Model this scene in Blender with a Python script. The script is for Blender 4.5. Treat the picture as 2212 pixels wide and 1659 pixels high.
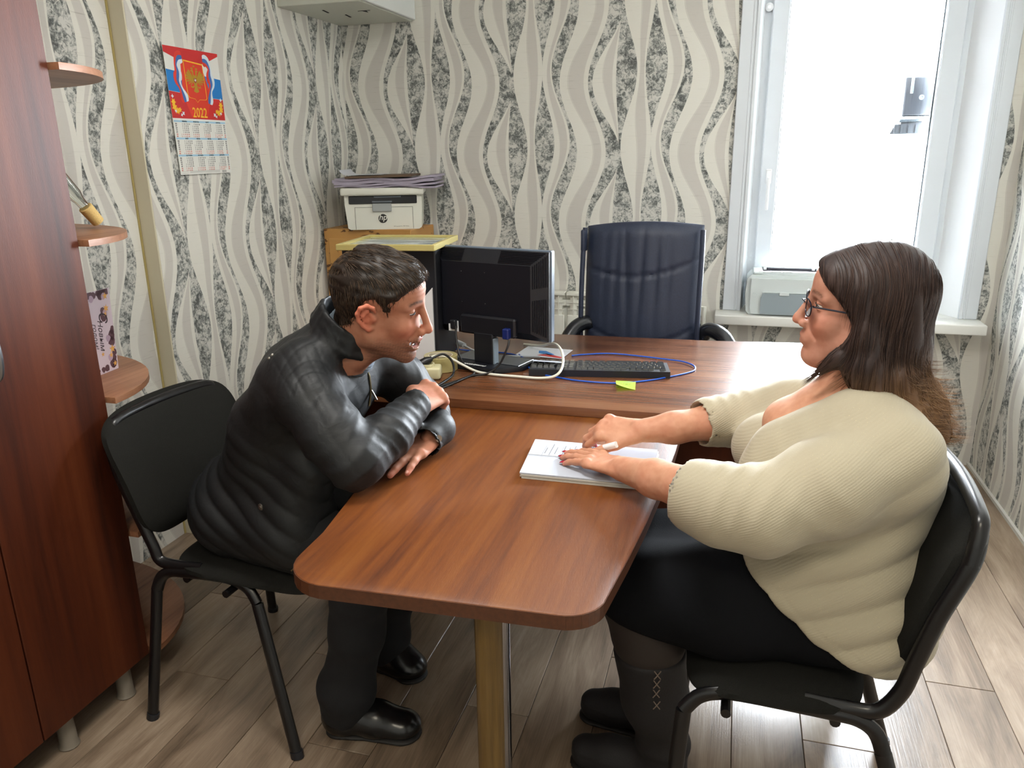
import bpy, bmesh, math, random, calendar
import numpy as np
from mathutils import Matrix, Vector
random.seed(7); np.random.seed(7)
for o in list(bpy.data.objects): bpy.data.objects.remove(o)
SC = bpy.context.scene
COL = SC.collection
PI = math.pi

# ------------------------------------------------------------------ camera
cam_d = bpy.data.cameras.new('camera'); cam = bpy.data.objects.new('camera', cam_d); COL.objects.link(cam)
cam_d.sensor_width = 36.0; cam_d.lens = 1668.5 * 36.0 / 2212.0; cam_d.clip_start = 0.02
YAW, PIT, ROL = -0.282926, 0.290923, -0.0145134
_cy, _sy = math.cos(YAW), math.sin(YAW)
_F = Vector((_sy*math.cos(PIT), _cy*math.cos(PIT), -math.sin(PIT)))
_r = Vector((_cy, -_sy, 0)); _u = _r.cross(_F)
_r2 = math.cos(ROL)*_r + math.sin(ROL)*_u; _u2 = -math.sin(ROL)*_r + math.cos(ROL)*_u
cam.matrix_world = Matrix(((_r2.x, _u2.x, -_F.x, 0), (_r2.y, _u2.y, -_F.y, 0), (_r2.z, _u2.z, -_F.z, 1.45), (0, 0, 0, 1)))
SC.camera = cam

# ------------------------------------------------------------------ world, light, exposure
W = bpy.data.worlds.new('overcast_sky'); SC.world = W; W.use_nodes = True
_bg = W.node_tree.nodes['Background']; _bg.inputs[0].default_value = (0.86, 0.93, 1.0, 1); _bg.inputs[1].default_value = 80.0
def area(name, loc, rot, sx, sy, power, col, portal=False):
    l = bpy.data.lights.new(name, 'AREA'); l.shape = 'RECTANGLE'; l.size = sx; l.size_y = sy
    l.energy = power; l.color = col
    if portal: l.cycles.is_portal = True
    o = bpy.data.objects.new(name, l); COL.objects.link(o); o.location = loc; o.rotation_euler = rot
    return o
area('window_portal', (0.48, 4.06, 1.48), (-PI/2, 0, 0), 0.95, 1.65, 1, (1, 1, 1), True)
area('ceiling_light', (-0.55, 1.2, 2.52), (0, 0, 0), 0.5, 0.5, 18, (1.0, 0.97, 0.92))
area('ceiling_light', (-0.25, -0.35, 2.52), (0, 0, 0), 0.5, 0.5, 13, (1.0, 0.90, 0.72))
SC.view_settings.view_transform = 'Standard'; SC.view_settings.look = 'None'
SC.view_settings.gamma = 1.0; SC.view_settings.use_curve_mapping = False
SC.view_settings.exposure = 0.62

# ------------------------------------------------------------------ node helpers
def s2l(c):
    r = []
    for v in c[:3]:
        v = v/255.0
        r.append(v/12.92 if v <= .04045 else ((v+.055)/1.055)**2.4)
    return (r[0], r[1], r[2], 1.0)
class E_:
    nt = None
    def __init__(s, k): s.k = k
    @staticmethod
    def op(o, a, b=None, c=None):
        n = E_.nt.nodes.new('ShaderNodeMath'); n.operation = o
        for i, v in enumerate((a, b, c)):
            if v is None: continue
            if isinstance(v, E_): E_.nt.links.new(v.k, n.inputs[i])
            else: n.inputs[i].default_value = v
        return E_(n.outputs[0])
    def __add__(s, o): return E_.op('ADD', s, o)
    __radd__ = __add__
    def __mul__(s, o): return E_.op('MULTIPLY', s, o)
    __rmul__ = __mul__
    def __sub__(s, o): return E_.op('SUBTRACT', s, o)
    def __rsub__(s, o): return E_.op('SUBTRACT', o, s)
    def __truediv__(s, o): return E_.op('DIVIDE', s, o)
def ecos(a): return E_.op('COSINE', a)
def eabs(a): return E_.op('ABSOLUTE', a)
def emax(a, b): return E_.op('MAXIMUM', a, b)
def emin(a, b): return E_.op('MINIMUM', a, b)
def eclamp(a): return emin(emax(a, 0.0), 1.0)
def new_mat(name):
    m = bpy.data.materials.new(name); m.use_nodes = True
    nt = m.node_tree; E_.nt = nt
    return m, nt, nt.nodes['Principled BSDF']
def tex(nt, kind, vec=None, **kw):
    n = nt.nodes.new('ShaderNodeTex'+kind)
    for k, v in kw.items():
        if k in n.inputs: n.inputs[k].default_value = v
        else: setattr(n, k, v)
    if vec is not None: nt.links.new(vec, n.inputs['Vector'])
    return n
def mapping(nt, src, scale, rot=(0, 0, 0)):
    n = nt.nodes.new('ShaderNodeMapping'); n.inputs['Scale'].default_value = scale; n.inputs['Rotation'].default_value = rot
    nt.links.new(src, n.inputs['Vector']); return n.outputs[0]
def ramp(nt, fac, stops, interp='LINEAR'):
    n = nt.nodes.new('ShaderNodeValToRGB'); n.color_ramp.interpolation = interp
    while len(n.color_ramp.elements) < len(stops): n.color_ramp.elements.new(0.5)
    for e, (p, c) in zip(n.color_ramp.elements, stops): e.position = p; e.color = c if len(c) == 4 else s2l(c)
    nt.links.new(fac, n.inputs[0]); return n.outputs[0]
def mixc(nt, fac, a, b, blend='MIX'):
    n = nt.nodes.new('ShaderNodeMix'); n.data_type = 'RGBA'; n.blend_type = blend
    for i, v in ((0, fac), (6, a), (7, b)):
        if isinstance(v, E_): v = v.k
        if isinstance(v, (int, float)): n.inputs[i].default_value = v
        elif isinstance(v, (tuple, list)): n.inputs[i].default_value = v
        else: nt.links.new(v, n.inputs[i])
    return n.outputs[2]
def bump(nt, bs, h, strength=0.3, dist=0.001):
    n = nt.nodes.new('ShaderNodeBump'); n.inputs['Strength'].default_value = strength; n.inputs['Distance'].default_value = dist
    if isinstance(h, E_): h = h.k
    nt.links.new(h, n.inputs['Height']); nt.links.new(n.outputs[0], bs.inputs['Normal'])
def coord(nt, kind='Object'):
    n = nt.nodes.new('ShaderNodeTexCoord'); return n.outputs[kind]
def wpos(nt):
    n = nt.nodes.new('ShaderNodeNewGeometry'); return n.outputs['Position']
MC = {}
def plain(name, rgb, rough=0.5, metal=0.0, bscale=0, bstr=0.2, spec=None, trans=0.0, var=0.0, emit=0.0, coat=0.0, ior=None):
    if name in MC: return MC[name]
    m, nt, b = new_mat(name); c = s2l(rgb)
    b.inputs['Base Color'].default_value = c; b.inputs['Roughness'].default_value = rough; b.inputs['Metallic'].default_value = metal
    if spec is not None: b.inputs['Specular IOR Level'].default_value = spec
    if trans: b.inputs['Transmission Weight'].default_value = trans
    if ior: b.inputs['IOR'].default_value = ior
    if coat: b.inputs['Coat Weight'].default_value = coat
    if bscale or var:
        n = tex(nt, 'Noise', coord(nt), Scale=bscale or 60, Detail=5.0)
        if var:
            nt.links.new(mixc(nt, ramp(nt, n.outputs[0], [(.3, (0, 0, 0, 1)), (.7, (1, 1, 1, 1))]), tuple(x*(1-var) for x in c[:3])+(1,), tuple(min(1, x*(1+var)) for x in c[:3])+(1,)), b.inputs['Base Color'])
        if bscale: bump(nt, b, n.outputs[0], bstr, 0.001)
    MC[name] = m; return m

# ------------------------------------------------------------------ special materials
def wallpaper(name, axis):
    m, nt, b = new_mat(name)
    P = wpos(nt); sp = nt.nodes.new('ShaderNodeSeparateXYZ'); nt.links.new(P, sp.inputs[0])
    u = E_(sp.outputs[axis]); z = E_(sp.outputs[2])
    off = {0: 1.60-0.245*0+0.0, 1: 0.12}[axis]
    un = (u + (5.3+off)) / 0.53
    k = E_.op('FLOOR', un); fr = (un - k)*655.0
    wob = tex(nt, 'Noise', P, Scale=1.3, Detail=1.0)
    fr = fr + (E_(wob.outputs[0])-0.5)*30.0
    par = E_.op('MODULO', k, 2.0)*PI
    th = par - z*(2*PI/0.66) + 0.9
    def ph(y): return 2*PI*y/915.0
    bands = [(-20, 15, 380, 34, 27, 380, 0), (155, 8, 350, 31, 31, 350, 0), (285, 55, 380, 25, 14, 620, 0), (510, 72, 430, 29, 15, 450, 0), (635, 15, 380, 34, 27, 380, PI)]
    L, R, dark = [], [], None
    for c, A, p1, w0, w1, p2, x in bands:
        cc = c + A*ecos(th + (x-ph(p1))); hw = w0 + w1*ecos(th + (x-ph(p2)))
        L.append(cc-hw); R.append(cc+hw)
        mk = eclamp((hw - eabs(fr-cc))*0.4)
        dark = mk if dark is None else emax(dark, mk)
    beige = line = None
    for i in range(4):
        t = (fr-R[i])/emax(L[i+1]-R[i], 4.0)
        c0 = 0.42 + 0.14*ecos(th*1.0+1.7*i)
        inside = eclamp((t-c0)*30.0)*eclamp((0.86-t)*30.0)
        ln = eclamp(1.0-eabs(t-c0)*70.0)
        beige = inside if beige is None else emax(beige, inside)
        line = ln if line is None else emax(line, ln)
    v = tex(nt, 'Noise', P, Scale=55.0, Detail=6.0, Roughness=0.72, Distortion=1.2)
    v2 = tex(nt, 'Noise', P, Scale=16.0, Detail=4.0, Roughness=0.6, Distortion=0.8)
    mot = E_(v.outputs[0])*0.62 + E_(v2.outputs[0])*0.42
    marble = ramp(nt, mot.k, [(0.41, (84, 87, 86)), (0.475, (118, 121, 118)), (0.52, (168, 169, 164)), (0.58, (208, 207, 200))])
    cream = s2l((224, 222, 213)); bg = s2l((204, 200, 193))
    hrz = tex(nt, 'Noise', mapping(nt, P, (8, 8, 420) if axis != 2 else (1, 1, 1)), Scale=1.0, Detail=3.0)
    base = mixc(nt, beige, cream, bg)
    base = mixc(nt, line*0.45, base, s2l((150, 146, 134)))
    sp2 = ramp(nt, hrz.outputs[0], [(0.28, (150, 146, 136)), (0.36, (255, 255, 255))])
    base = mixc(nt, 0.35, base, mixc(nt, 1.0, base, sp2, 'MULTIPLY'))
    col = mixc(nt, dark, base, marble)
    nt.links.new(col, b.inputs['Base Color']); b.inputs['Roughness'].default_value = 0.62
    b.inputs['Specular IOR Level'].default_value = 0.3
    fine = tex(nt, 'Noise', mapping(nt, P, (60, 60, 320)), Scale=1.0, Detail=3.0)
    bump(nt, b, E_(fine.outputs[0])*0.6 + dark*(E_(v.outputs[0])) + beige*-0.5, 0.55, 0.0012)
    return m
def wood(name, axis, cols, rough=0.3, scale=1.0, coat=0.0, bstr=0.25, seed=0.0, world=True):
    m, nt, b = new_mat(name)
    P = wpos(nt) if world else coord(nt)
    sc = [5.0*scale]*3; sc[axis] = 0.38*scale
    n1 = tex(nt, 'Noise', mapping(nt, P, sc), Scale=1.0, Detail=5.0, Distortion=1.6); n1.noise_dimensions = '4D'; n1.inputs['W'].default_value = seed
    sc2 = [75.0*scale]*3; sc2[axis] = 4.0*scale
    n2 = tex(nt, 'Noise', mapping(nt, P, sc2), Scale=1.0, Detail=4.0, Roughness=0.65)
    f = E_(n1.outputs[0])*0.66 + E_(n2.outputs[0])*0.36
    c = ramp(nt, f.k, [(0.36, cols[0]), (0.44, cols[1]), (0.54, cols[2]), (0.66, cols[3])])
    nt.links.new(c, b.inputs['Base Color'])
    b.inputs['Roughness'].default_value = rough
    if coat: b.inputs['Coat Weight'].default_value = coat; b.inputs['Coat Roughness'].default_value = 0.12
    sc3 = [700.0]*3; sc3[axis] = 60.0
    n3 = tex(nt, 'Noise', mapping(nt, P, sc3), Scale=1.0, Detail=2.0)
    bump(nt, b, n3.outputs[0], bstr, 0.0006)
    return m
WALN = [(46, 21, 9), (86, 42, 11), (106, 56, 14), (118, 68, 22)]
M_wallx = wallpaper('wavy_wallpaper', 0); M_wally = wallpaper('wavy_wallpaper_side', 1)
M_table = wood('walnut_laminate_along', 1, WALN, 0.42, 1.0, 0.0, 0.35, 1.3)
M_desk = wood('walnut_laminate_across', 0, [(54, 31, 21), (83, 49, 30), (106, 66, 41), (120, 80, 53)], 0.26, 1.0, 0.0, 0.2, 4.1)
M_cup = wood('walnut_laminate_upright', 2, [(52, 21, 10), (68, 28, 12), (80, 35, 15), (92, 44, 21)], 0.48, 0.5, 0.0, 0.3, 7.7)
M_cup.node_tree.nodes['Principled BSDF'].inputs['Specular IOR Level'].default_value = .32
M_edge = plain('walnut_edge_band', (80, 46, 28), 0.4, bscale=120, bstr=.1, var=.2)
def plank_mat():
    m, nt, b = new_mat('greyed_oak_plank')
    P = wpos(nt); oi = nt.nodes.new('ShaderNodeObjectInfo'); rnd = E_(oi.outputs['Random'])
    add = nt.nodes.new('ShaderNodeVectorMath'); add.operation = 'ADD'; nt.links.new(P, add.inputs[0])
    cb = nt.nodes.new('ShaderNodeCombineXYZ'); nt.links.new((rnd*37.0).k, cb.inputs[0]); nt.links.new((rnd*91.0).k, cb.inputs[1]); nt.links.new(cb.outputs[0], add.inputs[1])
    V = add.outputs[0]
    n1 = tex(nt, 'Noise', mapping(nt, V, (9, 1.6, 9)), Scale=1.0, Detail=6.0, Roughness=.62, Distortion=1.2)
    n2 = tex(nt, 'Noise', mapping(nt, V, (230, 7, 100)), Scale=1.0, Detail=4.0)
    kn = tex(nt, 'Voronoi', mapping(nt, V, (5.5, 1.7, 1)), Scale=1.0)
    knot = ramp(nt, kn.outputs['Distance'], [(0.04, (0.32, .32, .32, 1)), (0.2, (1, 1, 1, 1))])
    f = E_(n1.outputs[0])*0.78 + E_(n2.outputs[0])*0.22 + (rnd-0.5)*0.1
    c = ramp(nt, f.k, [(0.30, (90, 76, 62)), (0.47, (128, 110, 92)), (0.58, (147, 129, 110)), (0.72, (168, 151, 132))])
    c = mixc(nt, 0.6, c, knot, 'MULTIPLY')
    nt.links.new(c, b.inputs['Base Color']); b.inputs['Roughness'].default_value = 0.30
    bump(nt, b, n2.outputs[0], 0.4, 0.0008)
    return m
M_plank = plank_mat()
M_white = plain('white_plastic', (232, 234, 236), 0.35)
M_pvc = plain('white_window_profile', (214, 220, 226), 0.35)
M_black = plain('black_plastic', (24, 26, 32), 0.45, bscale=900, bstr=.15)
M_blackm = plain('black_painted_tube', (16, 16, 18), 0.28)
M_fabric = plain('black_chair_fabric', (31, 31, 29), 0.9, bscale=700, bstr=.6, var=.25, spec=.12)
def skin_mat():
    m, nt, b = new_mat('skin')
    a = nt.nodes.new('ShaderNodeAttribute'); a.attribute_name = 'Col'
    n = tex(nt, 'Noise', coord(nt), Scale=45.0, Detail=5.0)
    n2 = tex(nt, 'Noise', coord(nt), Scale=600.0, Detail=2.0)
    c = mixc(nt, 0.5, a.outputs['Color'], mixc(nt, 1.0, a.outputs['Color'], ramp(nt, n.outputs[0], [(.35, (225, 200, 190)), (.65, (255, 255, 255))]), 'MULTIPLY'))
    nt.links.new(c, b.inputs['Base Color']); b.inputs['Roughness'].default_value = 0.58; b.inputs['Specular IOR Level'].default_value = .28
    b.inputs['Subsurface Weight'].default_value = 0.12; b.inputs['Subsurface Radius'].default_value = (0.01, 0.004, 0.002)
    b.inputs['Subsurface Scale'].default_value = 0.5
    bump(nt, b, n2.outputs[0], 0.12, 0.0005)
    return m
M_skin = skin_mat()
def attr_mat(name, rough, bscale=400, bstr=.2, spec=.5, aniso=0):
    m, nt, b = new_mat(name)
    a = nt.nodes.new('ShaderNodeAttribute'); a.attribute_name = 'Col'
    nt.links.new(a.outputs['Color'], b.inputs['Base Color']); b.inputs['Roughness'].default_value = rough
    b.inputs['Specular IOR Level'].default_value = spec
    n = tex(nt, 'Noise', coord(nt), Scale=bscale, Detail=3.0); bump(nt, b, n.outputs[0], bstr, 0.001)
    return m
M_hair = attr_mat('hair', 0.5, 500, .3, .35)
def knit():
    m, nt, b = new_mat('lurex_knit')
    P = coord(nt)
    n = tex(nt, 'Noise', P, Scale=520.0, Detail=2.0)
    w = tex(nt, 'Wave', mapping(nt, P, (1, 1, 1), (0, .55, 0)), Scale=70.0, Distortion=1.5); w.bands_direction = 'Z'
    v = tex(nt, 'Voronoi', P, Scale=330.0)
    spark = ramp(nt, v.outputs['Distance'], [(0.07, (255, 240, 180)), (0.16, (0, 0, 0))])
    b.inputs['Roughness'].default_value = 0.8
    wn = tex(nt, 'Noise', P, Scale=240.0, Detail=1.0)
    selr = ramp(nt, wn.outputs[0], [(0.52, (0, 0, 0, 1)), (0.66, (1, 1, 1, 1))])
    sel = nt.nodes.new('ShaderNodeRGBToBW'); nt.links.new(mixc(nt, 1.0, spark, selr, 'MULTIPLY'), sel.inputs[0])
    nt.links.new(mixc(nt, sel.outputs[0], s2l((168, 159, 137)), s2l((250, 230, 165))), b.inputs['Base Color'])
    nt.links.new(sel.outputs[0], b.inputs['Metallic'])
    nt.links.new((0.82-E_(sel.outputs[0])*0.5).k, b.inputs['Roughness'])
    b.inputs['Sheen Weight'].default_value = 0.15
    bump(nt, b, E_(n.outputs[0])*0.6+E_(w.outputs[0])*0.5, 0.4, 0.0012)
    return m
M_knit = knit()
def jacket_mat():
    m, nt, b = new_mat('waxed_black_jacket')
    P = coord(nt)
    n1 = tex(nt, 'Noise', mapping(nt, P, (20, 11, 20)), Scale=1.0, Detail=2.0, Distortion=.8)
    n2 = tex(nt, 'Noise', mapping(nt, P, (70, 40, 70)), Scale=1.0, Detail=3.0, Distortion=1.0)
    r1 = 1.0-eabs(E_(n1.outputs[0])-0.5)*5.0
    b.inputs['Base Color'].default_value = s2l((25, 27, 29)); b.inputs['Roughness'].default_value = .56; b.inputs['Specular IOR Level'].default_value = .34
    bump(nt, b, r1*0.35+E_(n2.outputs[0])*0.35, 0.32, 0.0035)
    return m
M_jacket = jacket_mat()
M_trous = plain('black_trouser_cloth', (15, 16, 20), 0.85, bscale=500, bstr=.4)

# ------------------------------------------------------------------ mesh helpers
def B(): return bmesh.new()
def add_box(bm, lo, hi, bev=0.0, M=None, seg=1):
    vs = [bm.verts.new((x, y, z)) for z in (lo[2], hi[2]) for y in (lo[1], hi[1]) for x in (lo[0], hi[0])]
    fs = [bm.faces.new([vs[i] for i in f]) for f in ((0, 2, 3, 1), (4, 5, 7, 6), (0, 1, 5, 4), (2, 6, 7, 3), (0, 4, 6, 2), (1, 3, 7, 5))]
    if bev:
        es = list({e for f in fs for e in f.edges})
        r = bmesh.ops.bevel(bm, geom=es, offset=bev, segments=seg, affect='EDGES', profile=.5)
        vs = list({v for f in r['faces'] for v in f.verts} | {v for v in vs if v.is_valid})
    if M is not None:
        for v in vs:
            if v.is_valid: v.co = M @ v.co
    return bm
def add_prism(bm, pts, z0, z1, M=None, bev=0.0):
    """polygon pts (x,y) extruded z0..z1"""
    a = [bm.verts.new((p[0], p[1], z0)) for p in pts]; t = [bm.verts.new((p[0], p[1], z1)) for p in pts]
    n = len(pts)
    top = bm.faces.new(t); bm.faces.new(a[::-1])
    for i in range(n): bm.faces.new((a[i], a[(i+1) % n], t[(i+1) % n], t[i]))
    vs = a+t
    if bev:
        es = list(top.edges)
        r = bmesh.ops.bevel(bm, geom=es, offset=bev, segments=2, affect='EDGES', profile=.5)
        vs = list({v for v in vs if v.is_valid} | {v for f in r['faces'] for v in f.verts})
    if M is not None:
        for v in vs: v.co = M @ v.co
def add_tube(bm, pts, r, n=8, flat=None, caps=True):
    pts = [Vector(p) for p in pts]; m = len(pts)
    rs = r if isinstance(r, (list, tuple)) else [r]*m
    up = None; rings = []
    for i, p in enumerate(pts):
        t = (pts[min(i+1, m-1)]-pts[max(i-1, 0)]).normalized()
        if up is None:
            up = Vector((0, 0, 1)) if abs(t.z) < .9 else Vector((1, 0, 0))
        a = t.cross(up)
        if a.length < 1e-5: a = t.cross(Vector((.3, 1, .2)))
        a.normalize(); b = a.cross(t).normalized(); up = b
        rings.append([bm.verts.new(p + (a*math.cos(2*PI*k/n) + b*math.sin(2*PI*k/n)*(flat or 1.0))*rs[i]) for k in range(n)])
    for i in range(m-1):
        for k in range(n): bm.faces.new((rings[i][k], rings[i][(k+1) % n], rings[i+1][(k+1) % n], rings[i+1][k]))
    if caps: bm.faces.new(rings[0][::-1]); bm.faces.new(rings[-1])
def smooth_path(pts, n=6):
    """Catmull-Rom"""
    P = [Vector(p) for p in pts]; out = []
    for i in range(len(P)-1):
        a = P[max(i-1, 0)]; b = P[i]; c = P[i+1]; d = P[min(i+2, len(P)-1)]
        for k in range(n):
            t = k/n
            out.append(.5*((2*b)+(-a+c)*t+(2*a-5*b+4*c-d)*t*t+(-a+3*b-3*c+d)*t**3))
    out.append(P[-1]); return out
def add_lathe(bm, prof, M=None, n=24):
    rings = []; vs = []
    for r, z in prof:
        ring = [bm.verts.new((max(r, 1e-5)*math.cos(2*PI*k/n), max(r, 1e-5)*math.sin(2*PI*k/n), z)) for k in range(n)]
        rings.append(ring); vs += ring
    for i in range(len(prof)-1):
        for k in range(n): bm.faces.new((rings[i][k], rings[i][(k+1) % n], rings[i+1][(k+1) % n], rings[i+1][k]))
    bm.faces.new(rings[0][::-1]); bm.faces.new(rings[-1])
    if M is not None:
        for v in vs: v.co = M @ v.co
def link(name, me, mat, parent=None, local=False):
    o = bpy.data.objects.new(name, me); COL.objects.link(o)
    if mat is not None and not me.materials: me.materials.append(mat)
    if parent is not None:
        o.parent = parent
        if not local: o.matrix_parent_inverse = tree_inv(parent)
    return o
def tree_inv(p):
    M = Matrix.Identity(4)
    while p is not None:
        L = Matrix.LocRotScale(p.location, p.rotation_euler, p.scale)
        M = (p.matrix_parent_inverse @ L) @ M if p.parent else L @ M
        p = p.parent
    return M.inverted()
def obj(name, bm, mat, parent=None, smooth=35, local=False):
    bmesh.ops.recalc_face_normals(bm, faces=bm.faces[:])
    me = bpy.data.meshes.new(name); bm.to_mesh(me); bm.free()
    if smooth:
        me.polygons.foreach_set('use_smooth', [True]*len(me.polygons)); me.set_sharp_from_angle(angle=math.radians(smooth))
    return link(name, me, mat, parent, local)
def thing(name, label, cat, loc=(0, 0, 0), rz=0, group=None):
    o = bpy.data.objects.new(name, None); COL.objects.link(o); o.empty_display_size = .05
    o.location = loc; o.rotation_euler = (0, 0, rz); o['label'] = label; o['category'] = cat
    if group: o['group'] = group
    return o
def tag(o, label, cat, group=None):
    o['label'] = label; o['category'] = cat
    if group: o['group'] = group
    return o
def struct(name, bm, m, parent=None, smooth=35):
    o = obj(name, bm, m, parent, smooth)
    if parent is None: o['kind'] = 'structure'
    return o
def text_mesh(name, s, size, mat, M, parent, align='CENTER', ext=0.0002, res=2, lead=1.0, bold=0.0, shear=0.0, parts=None):
    cu = bpy.data.curves.new('t', 'FONT'); cu.body = s; cu.size = size; cu.align_x = align; cu.extrude = ext; cu.resolution_u = res
    cu.space_line = lead; cu.offset = bold; cu.shear = shear
    o = bpy.data.objects.new('t', cu); COL.objects.link(o)
    dg = bpy.context.evaluated_depsgraph_get(); me = bpy.data.meshes.new_from_object(o.evaluated_get(dg))
    bpy.data.objects.remove(o); bpy.data.curves.remove(cu)
    me.materials.clear(); me.transform(M)
    if parts is not None: parts.append(me); return None
    return link(name, me, mat, parent)
def join_meshes(name, mes, mat, parent):
    bm = B()
    for me in mes: bm.from_mesh(me); bpy.data.meshes.remove(me)
    return obj(name, bm, mat, parent, smooth=0)
def plane_M(o, x, y):
    """matrix mapping local x,y,z to world with given origin and unit axes"""
    x = Vector(x).normalized(); y = Vector(y).normalized(); z = x.cross(y)
    return Matrix(((x.x, y.x, z.x, o[0]), (x.y, y.y, z.y, o[1]), (x.z, y.z, z.z, o[2]), (0, 0, 0, 1)))
# ================================================================== ROOM
YB = 3.86; XR = 1.13; XL = -2.06; XP = -2.0; YF = -1.3; ZC = 2.62
bm = B(); add_box(bm, (XL, YF, -.06), (XR, YB, -.012)); floor = struct('floor', bm, plain('dark_subfloor', (40, 32, 26), .9))
# planks: parts of the floor, sharing mesh data
pm = {}
def plank(x0, y0, ln):
    key = round(ln, 3)
    if key not in pm:
        bm = B(); add_box(bm, (.0007, .0008, -.012), (.1743, ln-.0008, 0), .0012)
        me = bpy.data.meshes.new('plank'); bmesh.ops.recalc_face_normals(bm, faces=bm.faces[:]); bm.to_mesh(me); bm.free(); me.materials.append(M_plank); pm[key] = me
    o = bpy.data.objects.new('plank', pm[key]); COL.objects.link(o); o.parent = floor; o.location = (x0, y0, 0)
k = -10
x = -.454-.175*10
offs = [0, .47, .86, .22, .68, 1.02, .35, .78]
while x < XR:
    y = YF - offs[k % 8]
    while y < YB:
        a, b_ = max(y, YF), min(y+1.25, YB)
        if b_-a > .03 and x > XL-.15: plank(x, a, b_-a)
        y += 1.25
    x += .175; k += 1
bm = B(); add_box(bm, (XL-.2, YF-.1, ZC), (XR+.2, YB+.3, ZC+.1)); struct('ceiling', bm, plain('white_ceiling', (236, 232, 222), .8))
bm = B(); add_box(bm, (XL-.2, YF, -.06), (XL, 2.345, ZC)); struct('wall_left', bm, M_wally)
bm = B(); add_box(bm, (XL-.2, 2.345, -.06), (XP, YB+.3, ZC), .004); struct('wall_left', bm, M_wally)
bm = B(); add_box(bm, (XR, YF, -.06), (XR+.2, YB+.3, ZC)); struct('wall_right', bm, M_wally)
bm = B(); add_box(bm, (XL-.2, YF-.2, -.06), (XR+.2, YF, ZC)); struct('wall_front', bm, M_wallx)
bm = B()
add_box(bm, (XL-.2, YB, -.06), (.0, YB+.3, ZC)); add_box(bm, (1.0, YB, -.06), (XR+.2, YB+.3, ZC))
add_box(bm, (.0, YB, -.06), (1.0, YB+.3, .69)); add_box(bm, (.0, YB, 2.27), (1.0, YB+.3, ZC))
wall_back = struct('wall_back', bm, M_wallx)
bm = B(); add_box(bm, (XR-.012, .3, 0), (XR, YB, .014)); struct('baseboard_right', bm, plain('pale_skirting', (205, 205, 198), .5))
# yellowed strip of bare glue line beside the pier edge
bm = B(); add_box(bm, (XL+.004, 2.338, 0), (XP+.001, 2.3448, ZC)); struct('trim_1', bm, plain('cream_edge', (206, 198, 172), .7))
bm = B(); add_box(bm, (XL, 2.330, 0), (XL+.0035, 2.338, ZC)); struct('trim_2', bm, plain('yellowed_edge', (176, 160, 104), .7))

# window 1 : casing, reveals, frame, sash, glass, sill, handle
win = bpy.data.objects.new('window_1', None); COL.objects.link(win); win.location = (.48, 4.0, .7); win['kind'] = 'structure'
M_rev = plain('white_reveal_panel', (240, 243, 246), .4)
for x0, x1, s in ((-.045, .037, 1), (.983, 1.06, -1)):
    bm = B(); add_box(bm, (x0, YB-.014, .702), (x1, YB, 2.35), .003)
    xe = x1 if s == 1 else x0
    add_box(bm, (xe-.016 if s == 1 else xe, YB-.019, .702), (xe if s == 1 else xe+.016, YB-.012, 2.27), .002)
    add_box(bm, (xe-.03 if s == 1 else xe+.022, YB-.016, .702), (xe-.022 if s == 1 else xe+.03, YB-.012, 2.27), .001)
    obj('casing', bm, M_pvc, win)
bm = B(); add_box(bm, (-.045, YB-.014, 2.27), (1.06, YB, 2.35), .003); obj('casing', bm, M_pvc, win)
for p in ([(.0, YB), (.036, YB), (.057, 4.0), (.0, 4.0)], [(.984, YB), (1.01, YB), (1.01, 4.0), (.905, 4.0)]):
    bm = B(); add_prism(bm, p, .70, 2.27); obj('reveal_panel', bm, M_rev, win, 20)
bm = B(); add_box(bm, (.0, YB, 2.255), (1.0, 4.0, 2.27)); obj('reveal_panel', bm, M_rev, win)
for (a, b_) in (((.05, 4.0, .70), (.098, 4.065, 2.26)), ((.868, 4.0, .70), (.915, 4.065, 2.26)), ((.0985, 4.001, .70), (.8675, 4.064, .76)), ((.0985, 4.001, 2.2), (.8675, 4.064, 2.26))):
    bm = B(); add_box(bm, a, b_, .003); obj('frame_profile', bm, M_pvc, win)
for (a, b_) in (((.088, 3.975, .74), (.163, 3.999, 2.22)), ((.797, 3.975, .74), (.878, 3.999, 2.22)), ((.1635, 3.976, .74), (.7965, 3.999, .82)), ((.1635, 3.976, 2.14), (.7965, 3.999, 2.22)), ((.0985, 4.002, .761), (.163, 4.05, 2.199)), ((.797, 4.002, .761), (.8675, 4.05, 2.199)), ((.1635, 4.002, .761), (.7965, 4.05, .82)), ((.1635, 4.002, 2.14), (.7965, 4.05, 2.199))):
    bm = B(); add_box(bm, a, b_, .005); obj('sash_profile', bm, M_pvc, win)
gask = plain('dark_rubber_gasket', (60, 66, 72), .7)
bm = B()
add_box(bm, (.163, 4.012, .82), (.167, 4.03, 2.14)); add_box(bm, (.793, 4.012, .82), (.797, 4.03, 2.14)); add_box(bm, (.163, 4.012, .82), (.797, 4.03, .824)); add_box(bm, (.163, 4.012, 2.136), (.797, 4.03, 2.14))
obj('gasket', bm, gask, win)
m, nt, b = new_mat('window_glass')
tr = nt.nodes.new('ShaderNodeBsdfTransparent'); gl = nt.nodes.new('ShaderNodeBsdfGlossy'); gl.inputs['Roughness'].default_value = .02
fr_ = nt.nodes.new('ShaderNodeFresnel'); fr_.inputs[0].default_value = 1.45; mx = nt.nodes.new('ShaderNodeMixShader')
nt.links.new(fr_.outputs[0], mx.inputs[0]); nt.links.new(tr.outputs[0], mx.inputs[1]); nt.links.new(gl.outputs[0], mx.inputs[2]); nt.links.new(mx.outputs[0], nt.nodes['Material Output'].inputs[0])
bm = B(); add_box(bm, (.160, 4.020, .815), (.80, 4.026, 2.145)); obj('glass_pane', bm, m, win)
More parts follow.
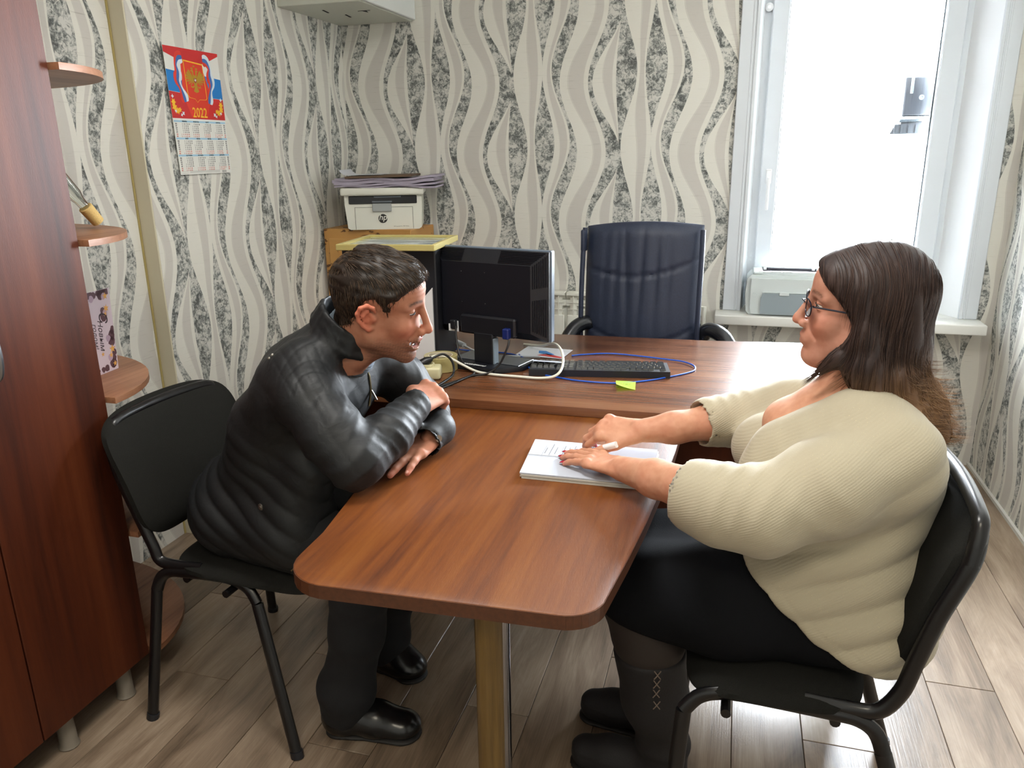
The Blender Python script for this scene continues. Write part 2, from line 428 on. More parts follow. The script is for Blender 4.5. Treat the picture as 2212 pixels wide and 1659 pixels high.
bm = B(); add_box(bm, (.112, 3.966, 1.29), (.138, 3.976, 1.36), .004); add_box(bm, (.116, 3.945, 1.30), (.134, 3.968, 1.325), .004); add_box(bm, (.117, 3.938, 1.17), (.133, 3.952, 1.325), .005)
obj('window_handle', bm, M_white, win)
bm = B(); add_lathe(bm, [(.012, 0), (.018, .004), (.018, .01), (.008, .018)], Matrix.Translation((.072, 3.985, 2.06)) @ Matrix.Rotation(PI/2, 4, 'X'), 16); obj('cover_cap', bm, M_white, win)
bm = B(); add_box(bm, (-.078, 3.715, .656), (1.072, YB+.0, .702), .006, seg=3); add_box(bm, (.0, YB-.01, .68), (1.0, 4.0, .702)); obj('window_sill', bm, plain('white_sill', (226, 226, 220), .35), win)
# outdoor box seen through the pane
t = thing('wall_box', 'blue-grey outdoor housing with round white port seen through the window pane', 'box', (.78, 4.19, 1.585))
mb = plain('blue_grey_outdoor_plastic', (9, 14, 20), .35)
bm = B(); add_box(bm, (.695, 4.15, 1.585), (1.0, 4.22, 1.762), .012, seg=3); obj('housing', bm, mb, t)
mw2 = plain('outdoor_pale_plastic', (58, 64, 68), .4); bm = B(); add_box(bm, (.722, 4.144, 1.685), (.735, 4.152, 1.755), .002); obj('white_label', bm, mw2, t)
bm = B(); add_lathe(bm, [(.0115, 0), (.0115, .006), (.006, .006), (.006, .003)], Matrix.Translation((.772, 4.152, 1.668)) @ Matrix.Rotation(PI/2, 4, 'X'), 20); obj('port_ring', bm, mw2, t)
bm = B()
add_box(bm, (.69, 4.15, 1.560), (.90, 4.21, 1.575), .003); obj('lip', bm, plain('frosted_clear_plastic', (44, 50, 54), .2), t)
bm = B()
add_prism(bm, [(.652, 1.508), (.772, 1.508), (.80, 1.552), (.672, 1.552)], 4.13, 4.19, Matrix(((1, 0, 0, 0), (0, 0, 1, 0), (0, 1, 0, 0), (0, 0, 0, 1))))
for q in range(4): add_box(bm, (.668+q*.03, 4.122, 1.512), (.671+q*.03, 4.131, 1.548), M=None)
obj('louvre', bm, plain('grey_louvre', (24, 28, 32), .4), t)
bm = B(); add_box(bm, (.70, 4.16, 1.548), (.79, 4.2, 1.564)); obj('louvre_bracket', bm, mb, t)
# ceiling lamps (above the frame): they carry the warm light
for lx, ly, w in ((-.55, 1.2, 'over the meeting table'), (-.25, -.35, 'nearer the door side')):
    t = thing('ceiling_lamp', 'square white ceiling lamp mounted '+w, 'lamp', (lx, ly, ZC))
    bm = B(); add_box(bm, (lx-.29, ly-.29, 2.56), (lx+.29, ly+.29, ZC), .01); obj('lamp_housing', bm, M_white, t)
    bm = B(); add_box(bm, (lx-.27, ly-.27, 2.545), (lx+.27, ly+.27, 2.56), .004); obj('diffuser', bm, plain('lamp_diffuser', (250, 246, 235), .5), t)

# ================================================================== MEETING TABLE
t = thing('meeting_table', 'walnut laminate meeting table with rounded corners on one wooden post', 'table', (-.42, 1.5, 0))
def rc(cx, cy, r, a0, a1, n=7): return [(cx+r*math.cos(math.radians(a0+(a1-a0)*i/n)), cy+r*math.sin(math.radians(a0+(a1-a0)*i/n))) for i in range(n+1)]
pts = [(-.835, 2.06), (-.80, 1.75), (-.768, 1.43), (-.735, 1.20)] + rc(-.645, 1.113, .088, 178, 268) + rc(-.235, 1.110, .068, -88, -14) + [(-.150, 1.25), (-.135, 1.40), (-.120, 1.60), (-.110, 1.80), (-.105, 2.06)]
pts = pts
bm = B(); add_prism(bm, pts, .722, .7485, bev=.0015); obj('tabletop', bm, M_table, t)
bm = B()
cx_, cy_ = (sum(p[0] for p in pts)/len(pts), 1.5)
n = len(pts); 
for i in range(n-1):
    a, b_ = Vector((pts[i][0], pts[i][1], 0)), Vector((pts[i+1][0], pts[i+1][1], 0))
    d = (b_-a).normalized(); nn = Vector((d.y, -d.x, 0))*-1
    if nn.dot(a-Vector((cx_, cy_, 0))) < 0: nn = -nn
    q = [a-nn*.0005, b_-nn*.0005, b_+nn*.0012, a+nn*.0012]
    vs = [bm.verts.new((p.x, p.y, z)) for z in (.722, .7475) for p in q]
    for f in ((0, 1, 2, 3), (4, 5, 6, 7), (0, 1, 5, 4), (1, 2, 6, 5), (2, 3, 7, 6), (3, 0, 4, 7)): bm.faces.new([vs[j] for j in f])
obj('edge_band', bm, M_edge, t)
bm = B(); add_tube(bm, [(-.370, 1.110, 0), (-.370, 1.110, .722)], .0265, 20)
obj('table_leg', bm, wood('honey_wood_post', 2, [(72, 54, 24), (92, 70, 32), (108, 84, 42), (120, 96, 54)], .35, 1.5, .2, .2, 3.0), t)
bm = B()
add_tube(bm, [(-.366, 1.122, 0), (-.366, 1.122, .722)], .0285, 24); o = obj('leg_sleeve', bm, plain('chromed_steel', (150, 152, 158), .12, 1.0), t); o['label'] = 'chromed rear half of the post'
bm = B(); add_lathe(bm, [(.16, 0), (.16, .006), (.05, .02), (.03, .03)], Matrix.Translation((-.368, 1.12, 0)), 32); obj('foot_plate', bm, M_blackm, t)
for xx in (-.70, -.24):
    bm = B(); add_box(bm, (xx-.03, 1.985, .700), (xx+.03, 2.05, .722)); obj('joining_bracket', bm, M_blackm, t)

# ================================================================== DESK
t = thing('office_desk', 'wide walnut laminate desk by the window with keyboard and monitor on it', 'desk', (-.4, 2.4, 0))
dp = [(-1.30, 1.975), (-.05, 1.995), (.30, 1.998), (.36, 2.00)] + rc(.36, 2.08, .08, -80, 0) + [(.44, 2.55)] + rc(.34, 2.80, .10, 0, 85) + [(.25, 2.905), (-.08, 2.868), (-.65, 2.851), (-1.30, 2.835)]
bm = B(); add_prism(bm, dp, .7495, .775, bev=.0015); obj('desktop', bm, M_desk, t)
bm = B(); add_box(bm, (-1.28, 2.06, 0), (-1.255, 2.80, .7495)); obj('side_panel', bm, M_cup, t)
bm = B(); add_box(bm, (.36, 2.12, 0), (.378, 2.78, .7495)); obj('side_panel', bm, M_cup, t)
bm = B(); add_box(bm, (-1.255, 2.20, .25), (.36, 2.218, .7495)); obj('modesty_panel', bm, M_cup, t)

# ================================================================== CUPBOARD + CORNER SHELVES
XC = -1.53
t = thing('cupboard', 'tall reddish walnut cupboard with grey bow handle at left edge', 'cupboard', (-1.8, .95, 0))
bm = B(); add_box(bm, (XL+.003, .30, .095), (XC-.020, 1.515, 2.2)); obj('carcass', bm, M_cup, t)
for y0, y1 in ((.30, 1.165), (1.169, 1.525)):
    bm = B(); add_box(bm, (XC-.018, y0, .10), (XC, y1, 2.2), .0015); d = obj('door', bm, M_cup, t)
    if y0 > 1:
        bm = B(); add_tube(bm, smooth_path([(XC-.002, 1.235, 1.115), (XC+.022, 1.235, 1.095), (XC+.03, 1.235, 1.05), (XC+.022, 1.235, 1.005), (XC-.002, 1.235, .985)]), .0065, 10)
        obj('handle', bm, plain('satin_grey_metal', (150, 152, 158), .3, .9), d)
for px, py in ((XC-.04, 1.46), (XC-.04, 1.26), (XC-.04, .6), (XL+.06, 1.40)):
    bm = B(); add_lathe(bm, [(.024, 0), (.026, .004), (.022, .012), (.02, .095)], Matrix.Translation((px, py, 0)), 16); obj('foot', bm, plain('grey_foot', (120, 112, 100), .5), t)
t = thing('corner_shelf_unit', 'round ended walnut corner shelves fixed to the cupboard end', 'shelves', (-1.85, 1.55, 0))
bm = B(); add_box(bm, (XL+.003, 1.516, .10), (XC-.02, 1.532, 2.2)); obj('end_panel', bm, M_cup, t)
M_shelf = wood('walnut_shelf', 1, [(100, 62, 42), (128, 84, 58), (150, 104, 76), (168, 122, 92)], .45, 1.0, 0, .3, 2.2)
def shelf(z, r=.40):
    pp = [(XL+.004, 1.532)] + [(XL+.004+(XC+.02-XL)*math.cos(a)**.9, 1.532+r*math.sin(a)) for a in [PI/2*i/16 for i in range(17)]]
    bm = B(); add_prism(bm, pp, z-.016, z, bev=.001); return obj('shelf', bm, M_shelf, t)
for z in (.116, .48, .862, 1.262, 1.662, 2.06): shelf(z)
for z, xx, yy in ((1.0, 0, 0),): pass
# card on the third shelf
M = plane_M((-1.700, 1.630, .8625), (-.10, 1, 0), (.0, .05, 1))
cw, ch = .147, .235
t = thing('greeting_card', 'mauve greeting card with dark script and gold stars standing on the lowest visible shelf', 'card', (-1.70, 1.70, .8625))
bm = B(); add_box(bm, (0, 0, -.0006), (cw, ch, 0), M=M); add_box(bm, (0, 0, -.0006), (.10, ch, 0), M=M @ Matrix.Rotation(math.radians(35), 4, 'Y')); obj('card_sheet', bm, plain('mauve_card', (200, 184, 194), .45), t)
def blob2d(cx, cy, r, n=9, j=.35, rnd=random.Random(3)):
    return [(cx+r*(1+j*(rnd.random()-.5))*math.cos(2*PI*i/n), cy+r*(1+j*(rnd.random()-.5))*math.sin(2*PI*i/n)) for i in range(n)]
def star(cx, cy, r, n=5, inner=.42, a0=.3): return [(cx+(r if i % 2 == 0 else r*inner)*math.cos(a0+PI*i/n), cy+(r if i % 2 == 0 else r*inner)*math.sin(a0+PI*i/n)) for i in range(2*n)]
def flats(name, polys, mat, M, parent, z=.0002):
    bm = B()
    for k_, p in enumerate(polys): add_prism(bm, p, 0, z, M)
    return obj(name, bm, mat, parent, smooth=0)
rc_ = random.Random(5)
bm_ = [blob2d(cw-.02+rc_.uniform(-.02, .015), y, rc_.uniform(.008, .016), rnd=rc_) for y in (.02, .035, .05, .085, .1, .115, .16, .175, .22, .228)] + [blob2d(x, ch-.012+rc_.uniform(-.01, .008), rc_.uniform(.008, .016), rnd=rc_) for x in (.02, .04, .06, .08, .1, .13)] + [blob2d(x, .012, rc_.uniform(.006, .012), rnd=rc_) for x in (.03, .06, .085, .1, .13)]
bm_ = [[(min(max(x, .0005), cw-.0005), min(max(y, .0005), ch-.0005)) for x, y in p] for p in bm_]
for st_ in bm_: flats('printed_foliage', [st_], plain('print_plum', (92, 64, 72), .5), M, t, .0002)
for st_ in [blob2d(cw-.028, y, .010, rnd=rc_) for y in (.04, .095, .17, .215)]+[blob2d(.07, ch-.02, .01, rnd=rc_)]: flats('printed_foliage', [st_], plain('print_lilac', (170, 146, 164), .5), M, t, .00025)
for st_ in [star(cw-.02, ch-.02, .011), star(cw-.022, .18, .012, 6), star(cw-.028, .165, .008), star(cw-.016, .062, .013, 5), star(cw-.024, .045, .009), star(cw-.012, .018, .009), star(.09, .055, .007)]: flats('printed_star', [st_], plain('print_gold', (212, 158, 82), .4), M, t, .0003)
MT = M @ Matrix.Translation((.096, .132, .0003)) @ Matrix.Rotation(-PI/2, 4, 'Z')
ps = []
text_mesh('x', 'С', .046, None, MT @ Matrix.Translation((-.028, -.004, 0)), t, parts=ps, shear=.3)
text_mesh('x', 'Новым', .026, None, MT @ Matrix.Translation((.022, -.012, 0)), t, parts=ps, shear=.35)
text_mesh('x', 'годом!', .022, None, MT @ Matrix.Translation((.020, -.034, 0)), t, parts=ps, shear=.35)
join_meshes('lettering', ps, plain('print_dark_script', (60, 48, 56), .5), t)
# corked bottle leaning on the second shelf
t = thing('corked_bottle', 'clear glass bottle tipped down onto its pale cork stopper on the middle shelf', 'bottle', (-1.745, 1.79, 1.262))
MB_ = Matrix.Translation((-1.748, 1.815, 1.277)) @ Matrix.Rotation(math.radians(-62), 4, 'X') @ Matrix.Rotation(math.radians(-30), 4, 'Y')
_a = Vector((-.1, -.60, .80)).normalized(); _b = _a.orthogonal().normalized(); MB_ = plane_M((-1.735, 1.812, 1.278), _b, _a.cross(_b))
bm = B(); add_lathe(bm, [(.014, 0), (.017, .002), (.019, .054), (.017, .056)], MB_ @ Matrix.Translation((0, 0, .0)), 20); obj('cork', bm, plain('pale_cork', (206, 176, 112), .8, bscale=300, bstr=.4, var=.15), t)
bm = B(); add_lathe(bm, [(.013, .045), (.014, .080), (.02, .1), (.022, .16), (.018, .165)], MB_, 20); obj('glass_body', bm, plain('clear_glass', (235, 240, 235), .05, trans=1.0, ior=1.45), t)
# dark glass vase on the top shelf
t = thing('glass_vase', 'slim dark glossy vase on the topmost visible shelf behind the cupboard edge', 'vase', (-1.745, 1.70, 1.662))
bm = B(); add_lathe(bm, [(.04, 0), (.045, .01), (.04, .1), (.036, .25), (.044, .36), (.04, .36), (.03, .25), (.03, .03)], Matrix.Translation((-1.775, 1.70, 1.662)), 14); obj('vase_body', bm, plain('dark_glass', (30, 34, 36), .08, spec=.8), t, smooth=20)

# ================================================================== WALL CABINET (upper corner)
t = thing('wall_cabinet', 'grey-white metal wall cabinet hung in the upper corner above the printer', 'cabinet', (-1.8, 3.6, 2.075))
mc = plain('grey_white_enamel', (196, 198, 186), .4)
bm = B(); add_box(bm, (XP+.001, 3.285, 2.075), (-1.605, YB-.001, 2.55), .002); obj('cabinet_body', bm, mc, t)
bm = B(); add_box(bm, (-1.604, 3.292, 2.080), (-1.586, YB-.006, 2.545), .003); obj('door', bm, plain('white_enamel_door', (220, 224, 222), .35), t)
ms = plain('slot_black', (14, 14, 14), .9)
for (xa, ya) in ((-1.86, 3.46), (-1.82, 3.60)):
    bm = B(); add_box(bm, (-.004, -.035, 2.0735), (.004, .035, 2.0755), M=Matrix.Translation((xa, ya, 0)) @ Matrix.Rotation(.15, 4, 'Z')); obj('vent_slot', bm, ms, t)
bm = B(); add_box(bm, (-1.72, 3.50, 2.0735), (-1.66, 3.503, 2.0755)); add_prism(bm, [(-1.70, 3.505), (-1.68, 3.505), (-1.69, 3.545)], 2.0735, 2.0755); obj('keyhole', bm, ms, t)

# ================================================================== OCHRE CABINET + PRINTER
t = thing('ochre_cabinet', 'worn ochre-painted wooden cabinet in the corner under the white printer', 'cabinet', (-1.75, 3.65, 0))
m, nt, b = new_mat('worn_ochre_paint')
n1 = tex(nt, 'Noise', mapping(nt, wpos(nt), (5, 5, 16)), Scale=1.6, Detail=6.0, Distortion=1.5)
n2 = tex(nt, 'Noise', wpos(nt), Scale=3.0, Detail=3.0)
nt.links.new(mixc(nt, ramp(nt, n1.outputs[0], [(.635, (0, 0, 0, 1)), (.655, (1, 1, 1, 1))]), ramp(nt, n2.outputs[0], [(.35, (176, 126, 66)), (.65, (196, 148, 84))]), s2l((96, 62, 30))), b.inputs['Base Color'])
b.inputs['Roughness'].default_value = .45; bump(nt, b, n1.outputs[0], .3, .001)
M_och = m
bm = B(); add_box(bm, (-1.985, 3.50, 0), (-1.515, 3.80, 1.10), .003); obj('cabinet_body', bm, M_och, t)
bm = B(); add_box(bm, (-1.955, 3.488, .06), (-1.545, 3.50, 1.055), .003); d = obj('door', bm, M_och, t)
bm = B(); add_box(bm, (-1.905, 3.4865, .12), (-1.595, 3.489, .995), .001); obj('door_panel', bm, plain('ochre_panel', (198, 146, 80), .5, var=.1, bscale=8), d)
bm = B(); add_lathe(bm, [(.008, 0), (.008, .012), (.014, .018), (.012, .028), (.004, .03)], Matrix.Translation((-1.575, 3.488, .6)) @ Matrix.Rotation(PI/2, 4, 'X'), 16); obj('knob', bm, M_blackm, d)

t = thing('laser_printer', 'white multifunction laser printer with black band on the ochre cabinet', 'printer', (-1.72, 3.66, 1.10))
mw = plain('printer_white', (222, 222, 210), .4)
def XZ(y): return Matrix(((1, 0, 0, 0), (0, 0, 1, y), (0, 1, 0, 0), (0, 0, 0, 1)))
bm = B(); add_prism(bm, [(-1.883, 1.108), (-1.870, 1.100), (-1.540, 1.100), (-1.527, 1.108), (-1.522, 1.22), (-1.522, 1.262), (-1.893, 1.262), (-1.893, 1.22)], 3.525, 3.79, XZ(0)); obj('printer_body', bm, mw, t)
bm = B(); add_box(bm, (-1.908, 3.50, 1.262), (-1.510, 3.80, 1.298), .010, seg=3); obj('scanner_lid', bm, mw, t)
bm = B(); add_box(bm, (-1.872, 3.519, 1.222), (-1.545, 3.53, 1.260), .003); obj('control_band', bm, plain('printer_black', (18, 20, 26), .25), t)
bm = B(); add_box(bm, (-1.76, 3.5165, 1.229), (-1.665, 3.5195, 1.236)); add_box(bm, (-1.75, 3.5165, 1.252), (-1.62, 3.5195, 1.257)); obj('band_print', bm, plain('grey_print', (96, 104, 110), .5), t)
bm = B(); add_box(bm, (-1.76, 3.512, 1.186), (-1.668, 3.523, 1.224), .002); obj('output_flap', bm, plain('grey_flap', (158, 162, 160), .45), t)
bm = B(); add_box(bm, (-1.846, 3.5235, 1.102), (-1.8445, 3.5255, 1.206)); add_box(bm, (-1.568, 3.5235, 1.102), (-1.5665, 3.5255, 1.206)); add_box(bm, (-1.846, 3.5235, 1.2055), (-1.5665, 3.5255, 1.207)); obj('panel_gap', bm, plain('gap_grey', (90, 90, 84), .8), t)
bm = B(); add_lathe(bm, [(.0215, 0), (.0215, .001)], Matrix.Translation((-1.713, 3.5245, 1.152)) @ Matrix.Rotation(PI/2, 4, 'X'), 32); obj('logo_disc', bm, plain('logo_black', (30, 28, 22), .5), t)
ps = []; text_mesh('x', 'hp', .040, None, plane_M((-1.713, 3.5232, 1.1455), (1, 0, 0), (.22, 0, 1)), t, parts=ps, bold=.0003); 
join_meshes('logo_letters', ps, mw, t)
ps = []; text_mesh('x', 'HP LaserJet Pro MFP M28w', .0065, None, plane_M((-1.625, 3.5243, 1.112), (1, 0, 0), (0, 0, 1)), t, parts=ps, res=1); join_meshes('model_lettering', ps, plain('gap_grey', (90, 90, 84), .8), t)
t.location = (-1.715, 3.635, 1.10); t.rotation_euler = (0, 0, math.radians(20))
# paper stack on the printer: individual folders
_n0 = set(o.name for o in bpy.data.objects)
rs = random.Random(11)
zz = 1.298
ml = plain('lilac_grey_paper', (164, 156, 172), .8)
lab = ['lilac-grey folder at the bottom of the pile on the white printer', 'second lilac folder from the bottom of the printer pile', 'thick lilac folder in the middle of the printer pile', 'lilac folder just under the brown one on the printer pile']
for i_, th_ in enumerate((.008, .009, .014, .010)):
    bm = B(); nseg = 14; dx = rs.uniform(-.012, .012); r_ = rs.uniform(-.03, .03)
    prof = []
    for k in range(nseg+1):
        xx = -1.925+dx+.49*k/nseg; zc = zz+.002+.0035*math.sin(k*.9+i_)+max(0, k-11)*.002*(i_-1)
        prof.append((xx, zc))
    ring = [(x_, z_) for x_, z_ in prof]+[(x_, z_+th_) for x_, z_ in prof[::-1]]
    add_prism(bm, ring, 3.49+rs.uniform(-.01, .01), 3.79, XZ(0)); tag(obj('folder', bm, ml, None, 40), lab[i_], 'folder', 'folders on the printer')
    zz += th_+.0005
bm = B(); add_box(bm, (-1.865, 3.475, zz+.004), (-1.545, 3.74, zz+.014), .001, M=Matrix.Translation((-1.7, 3.6, zz)) @ Matrix.Rotation(-.02, 4, 'Y') @ Matrix.Translation((1.7, -3.6, -zz)))
tag(obj('folder', bm, plain('brown_cardboard_folder', (96, 76, 58), .7, bscale=80, bstr=.3), None), 'dark brown folder on top of the printer pile', 'folder')
bm = B(); pr_ = [(-1.905, zz+.040), (-1.900, zz+.030), (-1.885, zz+.018), (-1.86, zz+.013), (-1.80, zz+.016), (-1.70, zz+.0165), (-1.70, zz+.0172), (-1.80, zz+.017), (-1.86, zz+.0142), (-1.885, zz+.0195), (-1.899, zz+.031), (-1.904, zz+.0405)]
add_prism(bm, pr_, 3.53, 3.76, XZ(0)); tag(obj('paper_sheet', bm, plain('white_paper', (204, 206, 212), .7), None, 40), 'curled white sheet sticking up at the left of the printer pile', 'paper')
M_paper = MC['white_paper']; M_doc = plain('document_paper', (176, 181, 192), .8, spec=.1)

for o in bpy.data.objects:
    if o.name not in _n0: o.data.transform(Matrix.Translation((-1.690, 3.635, 0)) @ Matrix.Rotation(math.radians(13), 4, 'Z') @ Matrix.Translation((1.70, -3.64, 0)))
# ================================================================== WALL CALENDAR
t = thing('wall_calendar', 'red and white 2022 poster calendar with double-headed eagle crest on left wall', 'calendar', (XP, 2.65, 1.39))
Mc = plane_M((XP+.006, 2.509, 1.388), (.0, 1, .003), (.012, -.035, 1))
w_, h_ = .309, .444
bm = B(); add_box(bm, (0, 0, -.001), (w_, h_, 0), M=Mc); obj('sheet', bm, plain('calendar_paper', (226, 226, 220), .5), t)
RED = plain('print_red', (196, 32, 34), .4); BLU = plain('print_blue', (12, 120, 196), .4); GLD = plain('print_gold_yellow', (236, 188, 40), .4); ORG = plain('print_scarlet', (214, 52, 30), .4); OGL = plain('print_old_gold', (176, 142, 30), .4)
DBL = plain('print_deep_blue', (60, 104, 170), .4); LGT = plain('print_pale_blue', (214, 226, 234), .4); DRK = plain('print_near_black', (50, 50, 52), .5)
ytop = h_; ybot = .200
bm = B()
add_prism(bm, [(0, h_), (0, h_-.022), (.09, h_-.046), (.19, h_-.050), (.23, h_-.040), (w_-.001, h_-.010), (w_, h_)], 0, .0002, Mc); add_prism(bm, [(0, .293), (.07, .288), (.16, .283), (.24, .278), (w_, .276), (w_, ybot), (0, ybot)], 0, .0002, Mc); obj('red_stripe', bm, RED, t, 0)
bm = B(); add_prism(bm, [(0, .366), (.08, .360), (.22, .356), (w_, .350), (w_, .277), (.24, .279), (.16, .284), (.07, .289), (0, .294)], 0, .00018, Mc); obj('blue_stripe', bm, BLU, t, 0)
bm = B(); add_prism(bm, [(.03, .30), (.28, .28), (.27, .43), (.05, .43)], .0, .00022, Mc); 
bm.free()
bm = B(); add_prism(bm, [(.085, .400), (.20, .394), (.24, .285), (.20, .205), (.11, .205), (.075, .285)], .0, .00025, Mc); obj('scarlet_glow', bm, ORG, t, 0)
# tricolour ribbons
for sgn, cx0 in ((-1, .075), (1, .232)):
    cen = [(cx0+.020*sgn*-1, .412), (cx0+.002*sgn, .408), (cx0+.016*sgn, .385), (cx0+.012*sgn, .360), (cx0+.018*sgn, .330), (cx0+.006*sgn, .305), (cx0-.004*sgn, .280), (cx0-.010*sgn, .258)]
    cen = smooth_path([(a, b_, 0) for a, b_ in cen], 5)
    for j, mm in enumerate((LGT, DBL, ORG)):
        bm = B(); n = len(cen)
        for i in range(n-1):
            tw0 = .011+.004*math.sin(i*.45); tw1 = .011+.004*math.sin((i+1)*.45)
            def pt(i, f, tw):
                d = (cen[min(i+1, n-1)]-cen[max(i-1, 0)]).normalized(); nn = Vector((d.y, -d.x, 0)); p = cen[i]+nn*tw*f; return (p.x, p.y)
            f0, f1 = -1.5+j, -.5+j
            add_prism(bm, [pt(i, f0, tw0), pt(i, f1, tw0), pt(i+1, f1, tw1), pt(i+1, f0, tw1)], .0003, .0006, Mc)
        obj('ribbon_stripe', bm, mm, t, 0)
# shield
sh = [(.098, .405), (.207, .398), (.212, .276), (.204, .270), (.166, .269), (.153, .259), (.140, .271), (.110, .274), (.101, .283)]
def inset(p, k_):
    cx, cy = sum(a for a, _ in p)/len(p), sum(b for _, b in p)/len(p); return [(cx+(a-cx)*(1-k_), cy+(b-cy)*(1-k_*.75)) for a, b in p]
bm = B(); add_prism(bm, sh, .0007, .001, Mc); obj('crest_border', bm, GLD, t, 0)
bm = B(); add_prism(bm, inset(sh, .06), .001, .0013, Mc); obj('crest_field', bm, ORG, t, 0)
bm = B(); ex, ey = .154, .339
def P_(pts, mir=True):
    add_prism(bm, [(ex+a*.00105, ey+b*.00088) for a, b in pts], .0013, .0017, Mc)
    if mir: add_prism(bm, [(ex-a*.00105, ey+b*.00088) for a, b in pts[::-1]], .0013, .0017, Mc)
P_([(-9, 18), (9, 18), (12, -2), (7, -22), (-7, -22), (-12, -2)], False)
P_([(0, 14), (6, 22), (5, 34), (10, 40), (18, 37), (22, 33), (15, 33), (13, 28), (11, 14)])
for i in range(7):
    a = math.radians(62-i*21); P_([(8, 6-i*2), (12+34*math.cos(a), 12+30*math.sin(a)-i*1.0), (16+36*math.cos(a-.12), 8+30*math.sin(a-.12)-i), (10, 2-i*2)])
P_([(5, -20), (16, -28), (24, -26), (30, -32), (25, -30), (18, -34), (8, -28)])
P_([(-3, -20), (3, -20), (14, -46), (5, -50), (0, -52), (-5, -50), (-14, -46)], False)
P_([(6, 43), (8, 49), (11, 45), (14, 50), (17, 45), (19, 48), (19, 42), (7, 40)])
P_([(-6, 51), (-4, 58), (-2, 54), (0, 60), (2, 54), (4, 58), (6, 51)], False)
for a, b_ in ((30, 28), (36, 34), (33, 40)): P_([(a-3, b_-2), (a, b_+2), (a+2, b_-1)])
obj('crest_eagle', bm, OGL, t, 0)
bm = B(); ey0 = ey
add_prism(bm, [(ex-.007, ey+.006), (ex+.007, ey+.006), (ex+.007, ey-.006), (ex, ey-.012), (ex-.007, ey-.006)], .0017, .002, Mc); obj('crest_inescutcheon', bm, plain('print_dark_red', (150, 30, 44), .4), t, 0)
bm = B(); add_prism(bm, star(ex, ey-.001, .0065, 4, .5), .002, .0022, Mc); obj('crest_rider', bm, LGT, t, 0)
ps = []; text_mesh('x', '2022', .050, None, Mc @ Matrix.Translation((.158, .2065, .0006)) @ Matrix.Diagonal((.86, 1.0, 1, 1)), t, parts=ps, bold=.0004, ext=.0003); join_meshes('year_lettering', ps, GLD, t)
for sx, mir in ((.035, 1), (w_-.035, -1)):
    bm = B(); 
    for q, (a, b_, r_) in enumerate(((-.018, .055, .014), (-.016, .038, .015), (.0, .026, .014), (.012, .030, .010))):
        add_prism(bm, star(sx+a*mir, ybot+b_, r_, 6, .55, .4*q), .0003, .0006, Mc)
    obj('autumn_leaves', bm, GLD, t, 0)
    bm = B()
    for q, (a, b_, r_) in enumerate(((-.020, .075, .008), (.028, .018, .009), (-.012, .024, .007), (.018, .012, .007))): add_prism(bm, star(sx+a*mir, ybot+b_, r_, 4, .5, .7*q), .0006, .0009, Mc)
    obj('silver_leaves', bm, LGT, t, 0)
MON = ['ЯНВАРЬ', 'ФЕВРАЛЬ', 'МАРТ', 'АПРЕЛЬ', 'МАЙ', 'ИЮНЬ', 'ИЮЛЬ', 'АВГУСТ', 'СЕНТЯБРЬ', 'ОКТЯБРЬ', 'НОЯБРЬ', 'ДЕКАБРЬ']
WD = ['ПН', 'ВТ', 'СР', 'ЧТ', 'ПТ', 'СБ', 'ВС']
names, days, reds = [], [], []
bm = B()
for r_ in range(3):
    y0 = .1885-r_*.0605
    add_prism(bm, [(.004, y0-.002), (w_-.004, y0-.002), (w_-.004, y0+.0045), (.004, y0+.0045)], .0, .0002, Mc)
    for c in range(4):
        mi = r_*4+c; x0 = .052+c*.066
        text_mesh('x', MON[mi], .0068, None, Mc @ Matrix.Translation((x0+.010, y0-.0012, .0003)), t, parts=names, res=1, bold=.00015)
        wk = calendar.Calendar(0).monthdayscalendar(2022, mi+1)
        for d in range(7):
            for j, w in enumerate(wk):
                if w[d]: text_mesh('x', str(w[d]), .0072, None, Mc @ Matrix.Translation((x0-.013+j*.0098, y0-.0105-d*.0073, .0002)) @ Matrix.Diagonal((.82, 1, 1, 1)), t, parts=reds if d > 4 else days, res=1, bold=.00012)
    for d in range(7):
        for xx in (.014, w_-.012): text_mesh('x', WD[d], .0065, None, Mc @ Matrix.Translation((xx, y0-.0105-d*.0073, .0002)), t, parts=reds if d > 4 else names, res=1, bold=.00015)
obj('month_bars', bm, plain('print_sky_blue', (160, 200, 222), .5), t, 0)
mn_ = join_meshes('month_names', names, plain('print_black', (40, 42, 46), .5), t)
mn_['kind'] = 'stuff'; mn_ = join_meshes('weekday_numbers', days, plain('print_dark_grey', (84, 84, 84), .5), t); mn_['kind'] = 'stuff'; mn_ = join_meshes('weekend_numbers', reds, plain('print_soft_red', (206, 96, 84), .5), t); mn_['kind'] = 'stuff'
bm = B()
for k in range(13): add_box(bm, (.248+k*.0022, .003, 0), (.2488+k*.0022+.0004*(k % 3), .011, .0002), M=Mc)
add_box(bm, (.01, .005, 0), (.045, .0055, .0002), M=Mc); add_box(bm, (.01, .011, 0), (.045, .0115, .0002), M=Mc)
for k in range(3): add_box(bm, (.055, .006+k*.003, 0), (.235, .0067+k*.003, .0002), M=Mc)
obj('imprint', bm, plain('print_grey', (130, 130, 128), .5), t, 0)

